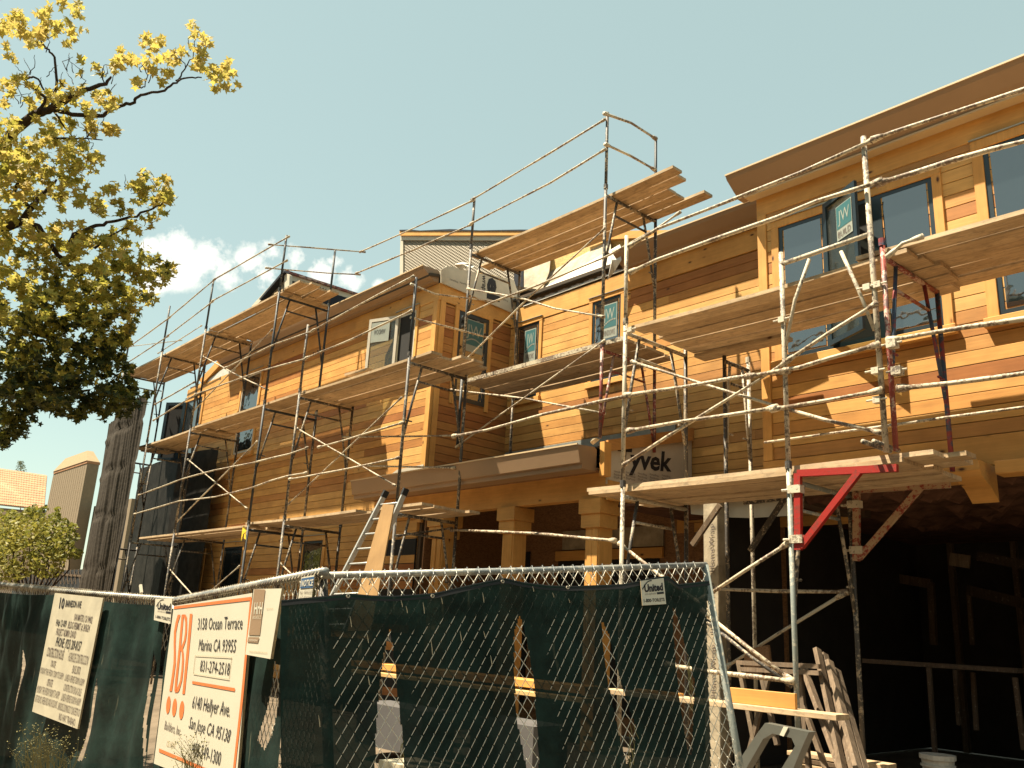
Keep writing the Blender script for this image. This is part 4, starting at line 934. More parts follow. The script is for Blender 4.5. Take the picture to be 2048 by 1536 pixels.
def chain(panel, u0, u1, v0, v1, dw=.066, dh=.09, r=.0023, helix=.003, off=-.004):
    mb = MB(); n_ = int((u1 - u0) / (dw / 2)); m_ = int((v1 - v0) / (dh / 2))
    for i in range(n_):
        pts = []
        for j in range(m_):       # flattened helix: the strands rising to the right lie in front of those rising to the left
            c0 = (i + 1) if (i + j) % 2 else i; c1 = i if (i + j) % 2 else i + 1; d_ = helix if c0 > c1 else -helix
            for t in (.12, .88): pts.append(panel.at(u0 + (c0 + (c1 - c0) * t) * dw / 2, v0 + (j + t) * dh / 2, off + d_))
        # four sided wire
        mb.tube(pts, r, 4, False)
    return mb
def fabric_mesh(panel, u0, u1, top, v1, inside, off=.012, du=.012, amp=.008, ph=0.0, front=0.0):
    mb = MB(); nu = int((u1 - u0) / du); nv = int(v1 / du); idx = {}
    def vert(i, j):
        if (i, j) not in idx:
            uu = u0 + i * du; tp = top(uu); vv = tp + (v1 - tp) * j / nv
            w = amp * (math.sin(uu * 7 + ph) * 1.2 + math.sin(uu * 17.0 + vv * 2.2 + ph) * .7 + math.sin(uu * 3.1 - vv * 1.7) * .8 + .4 * math.sin(vv * 9 + uu * 5)) * min(1, .25 + (vv - tp) * 2.5)
            idx[(i, j)] = len(mb.v); lift_ = front * max(0.0, 1 - (vv - tp) / .22) ** 1.5
            mb.v.append(tuple(panel.at(uu, vv, off + w + amp * 1.5 + lift_)))
        return idx[(i, j)]
    for i in range(nu):
        for j in range(nv):
            uu = u0 + (i + .5) * du; tp = top(uu); vv = tp + (v1 - tp) * (j + .5) / nv
            if inside(uu, vv): mb.f.append((vert(i, j), vert(i + 1, j), vert(i + 1, j + 1), vert(i, j + 1)))
    return mb
def inpoly(poly, x, y):
    c = False; n = len(poly)
    for i in range(n):
        x0, y0 = poly[i]; x1, y1 = poly[(i + 1) % n]
        if (y0 > y) != (y1 > y) and x < (x1 - x0) * (y - y0) / (y1 - y0) + x0: c = not c
    return c
def interp(pts, x):
    if x <= pts[0][0]: return pts[0][1]
    for (a, b), (c, d) in zip(pts, pts[1:]):
        if x <= c: return b + (d - b) * (x - a) / (c - a + 1e-9)
    return pts[-1][1]
FH = 1.95
# --- right hand panel
fC = thing('fence_panel', 'chain link fence panel with torn green windscreen in front of the porch', 'fence', pC.at(0, FH))
LC = (E_C - O_C).length
MB().tube([pC.at(-.02, 0), pC.at(LC * .5, .004), pC.at(LC + .01, 0)], .018, 10).build('top_rail', M['galv'], fC, smooth=True)
MB().tube([pC.at(0, -.02, -.05), pC.at(.02, FH, -.05)], .026, 10).build('end_post', M['post'], fC, smooth=True)
MB().tube([pC.at(LC, .0), pC.at(LC, FH)], .021, 10).build('end_post', M['greypost'], fC, smooth=True)
chain(pC, 0.02, LC - .02, .015, 1.85, dw=.062, dh=.086, r=.0019, helix=.0055, off=.030).build('chain_link', M['chain'], fC, kind='stuff')
mb = MB()
k = .03
while k < LC - .05:
    pts = [pC.at(k + .012 * math.cos(t), .0 + .030 * math.sin(t), .026 * math.cos(t * 1.0)) for t in [q * math.pi / 4 for q in range(9)]]
    mb.tube([pC.at(k - .005, .055, .006), pC.at(k + .012, .012, .024), pC.at(k + .016, -.022, .006), pC.at(k + .010, -.008, -.022), pC.at(k + .024, .05, .002)], .0028, 5); k += .033 * 2
mb.build('wire_tie', M['galv'], fC, kind='stuff')
topC = sorted(pC.uv(a, b, .02) for a, b in ((566, 1204), (640, 1197), (695, 1191), (740, 1195), (780, 1196), (865, 1190), (930, 1175), (970, 1166), (1005, 1160), (1040, 1168), (1090, 1174), (1135, 1176), (1240, 1172), (1300, 1159), (1330, 1155), (1350, 1172), (1400, 1166), (1412, 1165)))
SL = [[(777, 1257), (783, 1290), (789, 1334), (793, 1380), (796, 1422), (805, 1481), (808, 1580), (748, 1580), (749, 1481), (755, 1393), (765, 1311)],
      [(1036, 1233), (1042, 1245), (1054, 1299), (1064, 1358), (1071, 1452), (1076, 1580), (1060, 1580), (1048, 1528), (1033, 1451), (1026, 1364), (1026, 1264)],
      [(1202, 1238), (1208, 1252), (1216, 1270), (1232, 1334), (1244, 1378), (1258, 1420), (1270, 1452), (1268, 1490), (1252, 1528), (1236, 1468), (1223, 1410), (1211, 1349), (1203, 1270)],
      [(1344, 1211), (1355, 1246), (1370, 1299), (1387, 1364), (1384, 1422), (1381, 1510), (1372, 1506), (1358, 1407), (1349, 1334), (1343, 1250)]]
SLuv = [[pC.uv(a, b, .02) for a, b in s_] for s_ in SL]
rgt = sorted((pC.uv(a, b, .02)[::-1] for a, b in ((1410, 1160), (1411, 1300), (1416, 1420), (1419, 1560))))
def insC(a, b):
    if a > interp(rgt, b): return False
    return not any(inpoly(s_, a, b) for s_ in SLuv)
uL = pC.uv(560, 1300, .02)[0]
fb = fabric_mesh(pC, uL, LC + .08, lambda a: interp(topC, a), 1.62, insC, .0290, .0085, .0026, front=.022)
fb.build('windscreen', M['screen'], fC, smooth=True)
hm = MB()
for i in range(120):
    a = uL + (topC[-1][0] - uL) * i / 120; b = uL + (topC[-1][0] - uL) * (i + 1) / 120
    hm.add([pC.at(a, interp(topC, a) - .006, .052), pC.at(b, interp(topC, b) - .006, .052), pC.at(b, interp(topC, b) + .022, .056), pC.at(a, interp(topC, a) + .022, .056)], [(0, 1, 2, 3)])
hm.build('hem', M['hem'], fC)
for a, b in ((696, 1192), (865, 1192), (1005, 1163), (1135, 1175)):
    p_ = pC.P(a, b, .058); MB().tube([p_, p_ + pC.n * .004], .0095, 12).build('grommet', M['plaster_clamp'], fC); MB().tube([p_ + pC.n * .004, p_ + pC.n * .0055], .005, 10).build('grommet', M['hem'], fC)
# frayed threads hanging in the slits, paint runs on the screen
mb = MB()
for k in range(26):
    a, b = random.choice(((1264, 1462), (1262, 1480), (1258, 1500), (1376, 1330), (1377, 1350), (1380, 1370), (1379, 1400), (806, 1480), (800, 1460)))
    p_ = pC.P(a + jit(5), b + jit(16), .03); mb.tube([p_, p_ + pC.v * random.uniform(.02, .06) + pC.u * jit(.01) + pC.n * .006, p_ + pC.v * random.uniform(.07, .13) + pC.u * jit(.02)], .0016, 4)
mb.build('frayed_thread', M['drygrass'], fC, kind='stuff')
mb = MB()
for (a, b, l_) in ((700, 1232, 22), (802, 1200, 14), (812, 1212, 14), (846, 1205, 22), (882, 1194, 14), (965, 1185, 20), (734, 1268, 18), (920, 1262, 20), (981, 1310, 22), (637, 1430, 24), (736, 1352, 18), (1065, 1172, 12), (1105, 1185, 10), (1137, 1197, 9), (862, 1280, 30), (967, 1262, 12)):
    p0 = pC.P(a, b, .060); p1 = pC.P(a + 2, b + l_ * .6, .056); p2 = pC.P(a + 3, b + l_, .05); s_ = pC.u * .0014
    mb.add([p0 - s_ * .5, p0 + s_ * .5, p1 + s_ * 2, p2 + s_, p2 - s_, p1 - s_ * 1.2], [(0, 1, 2, 3, 4, 5)])
mb.build('paint_drip', M['signcream'], fC, kind='stuff')
# --- left hand panels
fB = thing('fence_panel', 'fence panel carrying the big white builder sign, angled towards the camera', 'fence', pB.at(-1, FH))
u350 = pB.uv(350, 1199)[0]
MB().tube([pB.at(0, 0), pB.at(u350, 0)], .022, 10).build('top_rail', M['galv'], fB, smooth=True)
chain(pB, u350, -.01, .02, 1.85).build('chain_link', M['chain'], fB, kind='stuff')
MB().tube([pB.at(u350, -.0), pB.at(u350, FH)], .022, 10).build('end_post', M['galv'], fB, smooth=True)
def ties(pn, a0, a1, par):
    mb = MB(); k = a0
    while k < a1:
        mb.tube([pn.at(k - .006, .06, .006), pn.at(k + .012, .012, .026), pn.at(k + .02, -.024, .006), pn.at(k + .03, -.006, -.024), pn.at(k + .045, .03, .02)], .004, 5); k += .045
    mb.build('wire_tie', M['rail'], par, kind='stuff')
ties(pB, u350, -.02, fB)
tB = sorted(pB.uv(a, b, .02) for a, b in ((352, 1216), (430, 1205), (500, 1205), (560, 1202), (575, 1203)))
uu1 = pB.uv(572, 1300, .02)[0]
gap = [pB.uv(a, b, .02) for a, b in ((548, 1325), (558, 1330), (556, 1400), (546, 1460), (530, 1500), (520, 1480), (535, 1420), (545, 1370))]
fabric_mesh(pB, u350, uu1, lambda a: interp(tB, a) , 1.75, lambda a, b: not inpoly(gap, a, b), .012, .014, .009, 1.0).build('windscreen', M['screen_ab'], fB, smooth=True)
fA = thing('fence_panel', 'leftmost fence panel with loose green windscreen and the permit notice', 'fence', pA.at(-1.5, FH))
MB().tube([pA.at(-5.2, 0), pA.at(-2.5, .012), pA.at(0, 0)], .022, 10).build('top_rail', M['galv'], fA, smooth=True)
ties(pA, -4.8, -.03, fA)
tA = sorted(pA.uv(a, b, .02) for a, b in ((-60, 1178), (0, 1185), (60, 1190), (110, 1190), (205, 1202), (260, 1208), (300, 1210), (330, 1214), (350, 1215)))
def gA(a, b):
    for poly in gpA:
        if inpoly(poly, a, b): return False
    return True
gpA = [[pA.uv(a, b, .02) for a, b in s_] for s_ in ([(203, 1352), (206, 1380), (199, 1420), (190, 1470), (172, 1520), (158, 1522), (175, 1480), (190, 1430)],
       [(53, 1300), (56, 1330), (50, 1370), (42, 1420), (40, 1400), (48, 1340)], [(316, 1300), (320, 1330), (308, 1390), (300, 1450), (291, 1536), (288, 1536), (296, 1440), (306, 1360)])]
fabric_mesh(pA, -4.6, -.0, lambda a: interp(tA, a), 1.75, gA, .012,   .012, .016, 2.2).build('windscreen', M['screen_ab'], fA, smooth=True)
chain(pA, -4.6, 0, .02, .4).build('chain_link', M['chain'], fA, kind='stuff')

# ---- signs
def signboard(pn, cor, off, label, face, thick=.014, name='sign'):
    """flat board from its four corners (tl, tr, br, bl)"""
    q = [pn.P(a, b, off) for a, b in cor]; base = (q[2] + q[3]) / 2
    o = thing(name, label, 'sign', base)
    MB().prism(q, -pn.n * thick).build('board', M['signedge'], o)
    MB().add([p_ + pn.n * .0012 for p_ in q], [(0, 1, 2, 3)]).build('face', M[face], o)
    return o
def T(pn, o, s_, bl, br, tl, off, m_='ink', bold=0.0): return put_text(s_, pn.P(*bl, off), pn.P(*br, off), pn.P(*tl, off), m_, o, bold)
def poly(pn, o, pts, off, m_, name='print'): return MB().add([pn.P(a, b, off) for a, b in pts], [tuple(range(len(pts)))]).build(name, M[m_], o)
sA = signboard(pA, [(110, 1186), (206.5, 1196), (155, 1458), (64.5, 1423)], .10, 'cream permit notice with rows of black print, leftmost sign on the fence', 'signcream')
z1 = lambda x, y: (60 + x / 10.24, 1175 + y / 10.24)
z2 = lambda x, y: (50 + x / 9.6, 1300 + y / 9.6)
for s_, zf, a, b, c, ml, bd in (('10', z1, (590, 412), (690, 430), (622, 200), 'ink', .04), ('BARNESON AVE', z1, (720, 388), (1040, 418), (742, 248), 'ink', .02),
        ('SAN MATEO, CA 94402', z1, (895, 665), (1265, 732), (920, 525), 'ink_soft', .01), ('PA# 12-009', z1, (525, 782), (735, 812), (550, 640), 'ink', .01), ('BLDG PERMIT # 243624', z1, (768, 825), (1205, 908), (800, 680), 'ink_soft', .01),
        ('PROJECT ADMIN: DAVID', z1, (525, 966), (925, 1038), (555, 822), 'ink_soft', .01), ('PHONE: (925) 209-8157', z1, (515, 1195), (1025, 1302), (557, 1000), 'ink', .01),
        ('CONSTRUCTION HOURS', z1, (330, 1400), (670, 1480), (372, 1205), 'ink_soft', .01), ('HORAS DE CONSTRUCCION', z1, (770, 1500), (1170, 1590), (815, 1310), 'ink_soft', .0),
        ('ON-SITE', z2, (485, 312), (575, 345), (512, 180), 'ink_soft', .01), ('EN EL SITIO', z2, (895, 435), (1045, 468), (930, 285), 'ink_soft', .01),
        ('MONDAY THRU FRIDAY 7:00AM TO 5:00PM', z2, (283, 440), (718, 565), (312, 318), 'ink_soft', .0), ('LUNES A VIERNES 7:00AM A 5:00PM', z2, (755, 580), (1115, 690), (790, 448), 'ink_soft', .0),
        ('OFF-SITE', z2, (410, 680), (515, 708), (440, 540), 'ink_soft', .01), ('CONSTRUCTION EN LA CALLE', z2, (730, 775), (1065, 880), (762, 635), 'ink_soft', .0),
        ('MONDAY THRU FRIDAY 9:00AM TO 4:00PM', z2, (213, 808), (640, 937), (248, 665), 'ink_soft', .0), ('LUNES A VIERNES 9:00AM A 4:00PM', z2, (685, 958), (1045, 1072), (722, 815), 'ink_soft', .0),
        ('SATURDAYS, WEEKENDS AND HOLIDAYS', z2, (185, 985), (600, 1118), (212, 845), 'ink_soft', .0), ('SABADOS, DOMINGOS Y DIAS FESTIVOS', z2, (620, 1135), (1035, 1278), (650, 990), 'ink_soft', .0), ('NO HAY TRABAJO', z2, (640, 1335), (950, 1458), (662, 1195), 'ink_soft', .0)):
    T(pA, sA, s_, zf(*a), zf(*b), zf(*c), .1035, ml, bd)
sB = signboard(pB, [(348, 1212), (505, 1186), (471, 1592), (308, 1527)], .075, 'big white builder sign with orange initials, two street addresses and phone numbers', 'signwhite')
zb = lambda x, y: (310 + x / 7.315, 1190 + y / 7.315)
zc = lambda x, y: (x * .293, 1130 + y * .293)
OB = .079
for s_, zf, a, b, c in (('3158 Ocean Terrace', zb, (620, 505), (1275, 494), (634, 330)), ('Marina CA 93955', zb, (632, 808), (1172, 838), (655, 632)), ('831-274-2518', zb, (652, 1112), (1082, 1172), (672, 942)),
                        ('6140 Hellyer Ave.', zc, (1308, 975), (1565, 1035), (1322, 885)), ('San Jose CA 95138', zc, (1285, 1110), (1562, 1212), (1302, 1030)), ('408-549-1300', zc, (1305, 1290), (1500, 1370), (1318, 1200))):
    T(pB, sB, s_, zf(*a), zf(*b), zf(*c), OB, 'ink', .0)
T(pB, sB, 'Builders, Inc.', zc(1120, 1118), zc(1230, 1165), zc(1130, 1058), OB, 'ink_soft'); T(pB, sB, 'CSL 662467', zc(1135, 1236), zc(1195, 1250), zc(1140, 1196), OB, 'signedge')
poly(pB, sB, [zb(275, 168), zb(1412, 25), zb(1412, 75), zb(275, 205)], OB, 'orange'); poly(pB, sB, [zb(1388, 78), zb(1416, 75), zb(1290, 1500), zc(1605, 1386), zc(1590, 1386), zb(1255, 1500)], OB, 'orange')
poly(pB, sB, [zb(545, 1258), zb(1170, 1362), zb(1166, 1410), zb(543, 1298)], OB, 'orange'); poly(pB, sB, [zc(1085, 1252), zc(1605, 1470), zc(1605, 1500), zc(1085, 1275)], OB, 'orange')
def stroke(pts, w, m_='orange'):
    mb = MB()
    for (a, b, wa), (c, d, wb) in zip(pts, pts[1:]): mb.add([pB.P(*zb(a - wa, b), OB), pB.P(*zb(a + wa, b), OB), pB.P(*zb(c + wb, d), OB), pB.P(*zb(c - wb, d), OB)], [(0, 1, 2, 3)])
    mb.build('emblem', M[m_], sB)
stroke([(352, 288, 20), (318, 400, 18), (292, 540, 16), (286, 700, 14), (288, 850, 14), (285, 1000, 16), (262, 1180, 17), (228, 1408, 18)], 0)
stroke([(405, 290, 16), (385, 500, 16), (362, 760, 16), (338, 1000, 16), (310, 1250, 17), (298, 1405, 16)], 0)
stroke([(420, 285, 26), (444, 320, 20), (455, 400, 13), (452, 540, 13), (436, 660, 14), (405, 745, 18), (384, 785, 22), (404, 840, 13), (408, 950, 13), (398, 1100, 14), (380, 1250, 15), (352, 1340, 18), (325, 1400, 26), (308, 1425, 24)], 0)
stroke([(528, 275, 20), (500, 600, 19), (466, 950, 18), (416, 1450, 18)], 0)
for a, b in ((1148, 955), (1190, 972), (1239, 990)):
    c0 = pB.P(*zc(a, b), OB); mb = MB(); mb.add([c0 + (pB.u * math.cos(t) + pB.v * math.sin(t)) * .058 for t in [q * math.pi / 12 for q in range(24)]], [tuple(range(24))]); mb.build('emblem', M['orange'], sB)
mb = MB(); q = [zb(590, 885), zb(1122, 912), zb(1085, 1232), zb(560, 1150)]
for i in range(4): a, b = pB.P(*q[i], OB + .001), pB.P(*q[(i + 1) % 4], OB + .001); mb.tube([a, b], .0012, 4)
mb.build('label_edge', M['signedge'], sB)
sH = signboard(pB, [(508, 1178), (564, 1177), (541, 1318), (491, 1309)], .13, 'small white architect sign with a brown block, hung beside the big builder sign', 'signwhite')
OH = .134
poly(pB, sH, [(508.5, 1178), (530.5, 1179), (519.5, 1270.5), (497.5, 1270)], OH, 'brownprint'); poly(pB, sH, [(497, 1274), (518.5, 1274.5), (515.5, 1286), (494.5, 1284)], OH, 'brownprint')
T(pB, sH, 'HrH', (507.5, 1228), (524, 1228), (509.5, 1204), OH + .002, 'signwhite', .02); T(pB, sH, 'ARCHITECTS', (505, 1238), (522, 1238), (505.5, 1231), OH + .002, 'signwhite')
T(pB, sH, 'DESIGN', (498, 1282), (514, 1283), (498.5, 1278), OH + .002, 'signwhite')
T(pB, sH, 'HRH Architects', (533, 1219), (546, 1218), (533, 1216), OH, 'signedge'); T(pB, sH, 'www.hrharchitects.com', (498, 1304), (534, 1307), (498.5, 1300), OH, 'signedge')
def united(pn, cor, off, label):
    o = signboard(pn, cor, off, label, 'signwhite', .004); (ax, ay), (bx, by), (cx2, cy2), (dx2, dy2) = cor
    def L(s_, t): return (ax + (bx - ax) * s_ + (dx2 - ax) * t * (1 - s_) + (cx2 - bx) * t * s_, ay + (by - ay) * s_ + (dy2 - ay) * t * (1 - s_) + (cy2 - by) * t * s_)
    T(pn, o, 'United', L(.14, .46), L(.94, .46), L(.14, .16), off + .003, 'ink', .045)
    poly(pn, o, [L(.66, .52), L(.96, .52), L(.96, .60), L(.66, .60)], off + .003, 'ink'); T(pn, o, 'SITE SERVICES', L(.16, .59), L(.62, .59), L(.16, .53), off + .003, 'ink_soft')
    T(pn, o, '1-800-TOILETS', L(.08, .88), L(.96, .88), L(.08, .74), off + .003, 'ink', .02)
    strip([pn.P(*L(.08 + .42 * math.sin(q * .25), .30 - .24 * math.sin(q * .5)), off + .003) if False else pn.P(*L(.06 + .07 * q, .34 - .30 * math.sin(min(1.5, q * .32))), off + .003) for q in range(7)], .006, pn.n, 'ink', o)
    return o
united(pC, [(1281, 1162), (1327, 1156), (1332, 1208), (1285, 1211)], .066, 'small square white toilet hire plate on the windscreen at the right')
united(pA, [(311, 1198), (345, 1197), (341, 1248), (308, 1240)], .085, 'small white toilet hire plate partly tucked behind the big builder sign')
sN = signboard(pB, [(603, 1155), (629, 1150), (623, 1204), (596, 1204)], .05, 'small notice sign with blue band hanging on the top rail by the fence post', 'signwhite', .004)
poly(pB, sN, [(603, 1157), (628.5, 1153), (626, 1175), (600, 1177)], .054, 'blueprint'); T(pB, sN, 'NOTICE', (602, 1173), (625, 1171), (604, 1160), .056, 'signwhite', .02)
T(pB, sN, 'ALL VEHICLES', (599, 1188), (624, 1187), (600, 1181), .054, 'ink_soft'); T(pB, sN, 'AND PERSONS', (598, 1199), (622, 1199), (599, 1192), .054, 'ink_soft')
tag(MB().beam(onY(281, 1170, 7.0), onY(283, 1186, 7.0), .05, .05).build('post_cap', M['signwhite']), 'small white cap sticking up behind the left fence rail', 'cap')

# ================================================================ SHADE CLOTH at the left end
def cloth(x0, x1, y, z0, z1, name, label, m_, amp=.12, ph=0, ztop=None, cuts=()):
    mb = MB(); nu, nv = 70, 60
    for i in range(nu + 1):
        for j in range(nv + 1):
            s_, t = i / nu, j / nv; x = x0 + (x1 - x0) * s_; zt = z1 if ztop is None else ztop(s_)
            z = z0 + (zt - z0) * t
            tie = sum(math.exp(-((z - zz) / .05) ** 2) for zz in (1.25 + .25 * s_, 2.55 + .2 * s_, 3.95 + .3 * s_, 5.3 + .1 * s_, 6.4 + .2 * s_))
            w = amp * (math.sin(s_ * 21 + ph + .9 * math.sin(z * .8)) * .09 + math.sin(s_ * 39 + z * 1.1 + ph) * .05 * math.sin(z * 1.3 + s_ * 3) + math.sin(s_ * 83 - z * .6) * .06 + math.sin(s_ * 5.5 - z * .35 + ph) * .75) * (1 - .5 * min(1, tie)) - .01 * tie
            mb.v.append((x + .02 * math.sin(z * 3 + s_ * 9), y - w, z + .03 * math.sin(s_ * 14 + ph) * (1 if t > .99 else 0)))
    for i in range(nu):
        for j in range(nv): a = i * (nv + 1) + j; mb.f.append((a, a + nv + 1, a + nv + 2, a + 1))
    return tag(mb.build(name, M[m_], smooth=True), label, 'shade cloth')
cloth(-27.3, -25.25, 7.85, .2, 7.0, 'shade_cloth', 'black shade cloth hanging furthest left over the scaffold end', 'tarp', .16, 0, lambda s_: 6.95 + .25 * s_)
cloth(-25.15, -23.98, 7.75, .2, 7.3, 'shade_cloth', 'narrow black shade cloth strip beside the left scaffold post', 'tarp', .14, 2.0, lambda s_: 7.0 + .45 * s_)
cloth(-25.4, -25.0, 8.1, .2, 7.1, 'shade_cloth', 'black sheet standing for the dark gap between the two hanging shade cloths', 'hem', .05, 1)  # black sheet painted in for the darkness between the cloths
cloth(-28.6, -22.7, 9.5, .2, 6.0, 'shade_cloth', 'thin dark scrim stretched inside the scaffold at the lower left wall', 'scrim', .02, 4)
# ================================================================ NEIGHBOUR HOUSE
nh = thing('house', 'tan neighbour house with clay tile roof and square chimney at the far left', 'house', onY(60, 1160, 24))
NY = 24.0
def ny(px, py, y=NY): return onY(px, py, y)
roofp = [ny(-60, 928, 27), ny(94, 951, 27), ny(88, 1018, 24), ny(-60, 1002, 24)]
MB().prism([roofp[3], roofp[2], roofp[1], roofp[0]], (0, .05, -.15)).build('roof', M['stucco'], nh)
M['tile'] = plain('clay_roof_tile', (.36, .175, .08), .8, 0, .35, 1.6)
tm = MB(); rows, cols = 15, 34
for r_ in range(rows):
    for c_ in range(cols):
        s0, s1 = c_ / cols, (c_ + 1) / cols; t0, t1 = r_ / rows, (r_ + 1.12) / rows
        def rp(s_, t): return roofp[3].lerp(roofp[2], s_).lerp(roofp[0].lerp(roofp[1], s_), t)
        nrm = (roofp[2] - roofp[3]).cross(roofp[0] - roofp[3]).normalized()
        if nrm.z < 0: nrm = -nrm
        vs = []
        for (t, lift) in ((t0, .05), (min(1, t1), .0)):
            for k_ in range(5): a = k_ / 4; vs.append(rp(s0 + (s1 - s0) * a, t) + nrm * (lift + .09 * math.sin(math.pi * a)))
        tm.add(vs, [(k_, k_ + 1, k_ + 6, k_ + 5) for k_ in range(4)] + [(0, 1, 2, 3, 4)])
tm.build('roof_tiles', M['tile'], nh, kind='stuff')
MB().prism([ny(-60, 1010, 24.2), ny(92, 1024, 24.2), ny(92, 1300, 24.2), ny(-60, 1300, 24.2)], (0, .3, 0)).build('wall', M['oldwood'], nh)
M['boards'] = plain('board_siding_tan', (.21, .155, .095), .9, 0, .1, 3)
ca, cb, cc_, cdd = ny(108, 946, 22.5), ny(170, 952, 22.5), ny(148, 1180, 22.5), ny(82, 1180, 22.5)
cw_ = cb.x - ca.x
ch = MB().box((ca.x, 22.5, 0), (cb.x, 22.5 + 1.0, ca.z - .1)).build('chimney', M['boards'], nh)
mb = MB()
for k_ in range(16): x_ = ca.x + cw_ * k_ / 16; mb.box((x_, 22.485, 0), (x_ + .05, 22.5, ca.z - .12))
mb.build('batten', M['boards'], ch, kind='stuff')
MB().prism([(ca.x - .03, 22.45, ca.z - .1), (cb.x + .03, 22.45, ca.z - .1), (cb.x + .03, 22.45, ca.z + .12), (ca.x - .03, 22.45, ca.z + .12)], (0, 1.1, 0)).build('chimney_band', M['tile'], ch)
tz = ny(125, 918, 22.6).z
mb = MB(); x0_, x1_, z0_ = ca.x - .05, cb.x + .05, ca.z + .12; xi0, xi1 = x0_ + cw_ * .22, x1_ - cw_ * .14
mb.add([(x0_, 22.4, z0_), (x1_, 22.4, z0_), (x1_, 23.5, z0_), (x0_, 23.5, z0_), (xi0, 22.7, tz), (xi1, 22.7, tz), (xi1, 23.2, tz), (xi0, 23.2, tz)], [(0, 1, 5, 4), (1, 2, 6, 5), (2, 3, 7, 6), (3, 0, 4, 7), (4, 5, 6, 7)])
mb.build('chimney_cap', M['stucco'], ch)
MB().box((ny(86, 1100, 24).x, 23.6, 0), (ny(108, 1100, 24).x - .2, 23.9, ny(100, 960, 24).z)).build('wall', M['stucco'], nh)
MB().box((cb.x - .3, 23.8, 0), (ny(260, 1050, 24).x, 24.2, ny(170, 1018, 24).z)).build('wall', M['boards'], nh)
mb = MB()
for k_ in range(14): x_ = cb.x - .2 + k_ * .35; mb.box((x_, 23.75, 0), (x_ + .07, 23.8, ny(170, 1018, 24).z))
mb.build('batten', M['boards'], nh, kind='stuff')
# dark trellis fence
tr_ = thing('trellis_fence', 'dark lattice fence between the shrub and the shade cloth', 'fence', onY(100, 1180, 15))
a, b = onY(32, 1142, 15), onY(165, 1152, 15)
MB().box((a.x, 15, 0), (b.x, 15.05, a.z - .1)).build('board', M['hem'], tr_)
MB().beam(a, b, .08, .1).build('cap_rail', M['oldwood'], tr_)
mb = MB()
for k_ in range(-6, 26):
    x_ = a.x + k_ * (b.x - a.x) / 20
    for sgn in (1, -1):
        p0 = Vector((x_, 14.95, a.z - .9)); p1 = p0 + Vector((sgn * .8, 0, .8))
        if a.x <= p1.x <= b.x and a.x <= p0.x <= b.x: mb.beam(p0, p1, .02, .03)
mb.build('lattice', M['oldwood'], tr_, kind='stuff')

# unseen trees behind the camera, massed tall to cut sky light; window panes mirror them
tb_ = MB()
for k_ in range(430):
    x_ = random.uniform(-75, 45); y_ = -random.uniform(12, 22); r_ = random.uniform(1.5, 3.0); z_ = random.uniform(.5, 16) * (.74 + .26 * math.sin(x_ * .35))
    ring = []; b0 = len(tb_.v)
    for i in range(5):
        for j in range(8):
            th = math.pi * (i + .5) / 5; ph = math.pi * j / 4; q = r_ * random.uniform(.75, 1.15)
            tb_.v.append((x_ + q * math.sin(th) * math.cos(ph), y_ + q * math.sin(th) * math.sin(ph), z_ + q * math.cos(th)))
    for i in range(4):
        for j in range(8): tb_.f.append((b0 + i * 8 + j, b0 + i * 8 + (j + 1) % 8, b0 + (i + 1) * 8 + (j + 1) % 8, b0 + (i + 1) * 8 + j))
    tb_.f.append(tuple(b0 + j for j in range(8))); tb_.f.append(tuple(b0 + 32 + j for j in range(7, -1, -1)))
tb_.build('unseen_treeline', M['unseen_treeline'], kind='stuff')
# ================================================================ FOLIAGE
def leafshape(n=5, r=1.0):
    pts = []
    for k_ in range(10):
        a = math.pi / 2 + k_ * math.pi / 5; rr = r * (1.0 if k_ % 2 == 0 else .52); 
        if k_ == 5: rr = r * .35
        pts.append((rr * math.cos(a), rr * math.sin(a), .12 * r * (1 if k_ % 2 else -1) * .6))
    return pts
LP = leafshape()
def rand_rot():
    ax = Vector((random.gauss(0, 1), random.gauss(0, 1), random.gauss(0, 1))).normalized()
    return Matrix.Rotation(random.uniform(0, 6.283), 3, ax)
def add_leaf(mb, p, s_, star=True):
    r_ = rand_rot()
    if star:
        b0 = len(mb.v); c_ = p
        mb.v.append(tuple(c_)); 
        for q in LP: mb.v.append(tuple(p + r_ @ (Vector(q) * s_)))
        for k_ in range(10): mb.f.append((b0, b0 + 1 + k_, b0 + 1 + (k_ + 1) % 10))
    else:
        q = [Vector((-.5, -.9, 0)), Vector((.5, -.9, 0)), Vector((.55, .3, .12)), Vector((0, 1, 0)), Vector((-.55, .3, .12))]
        b0 = len(mb.v); mb.v += [tuple(p + r_ @ (v * s_)) for v in q]; mb.f.append((b0, b0 + 1, b0 + 2, b0 + 3, b0 + 4))
tree = thing('maple_tree', 'large street tree with yellow green leaves and dark limbs at the left', 'tree', (-12.5, 2.6, -.2))
TD = 11.5
def tp(px, py, dd=0.0): return dep(px, py, TD + dd)
def limb(pts, r0, r1, name='limb', wob=.013):
    if name == 'limb': r0, r1 = r0 * .72, r1 * .72
    P = [tp(a, b, (c if c is not None else 0)) for a, b, c in pts]; out = []; n_ = len(P)
    for i in range(n_ - 1):
        for k_ in range(4): out.append(P[i].lerp(P[i + 1], k_ / 4) + Vector((jit(wob), jit(wob), jit(wob))))
    out.append(P[-1]); rs = [r0 + (r1 - r0) * i / (len(out) - 1) for i in range(len(out))]
    return MB().tube(out, rs, 8).build(name, M['bark'], tree, smooth=True)
limb([(-420, 1500, 0), (-400, 1100, 0), (-330, 700, 0), (-200, 480, 0)], .30, .16, 'trunk', .02)
limb([(-200, 480, 0), (-80, 380, 0), (0, 300, .2), (27, 260, .2), (75, 229, .1), (106, 217, 0), (154, 186, -.1), (212, 167, -.2), (222, 153, -.2)], .14, .018)
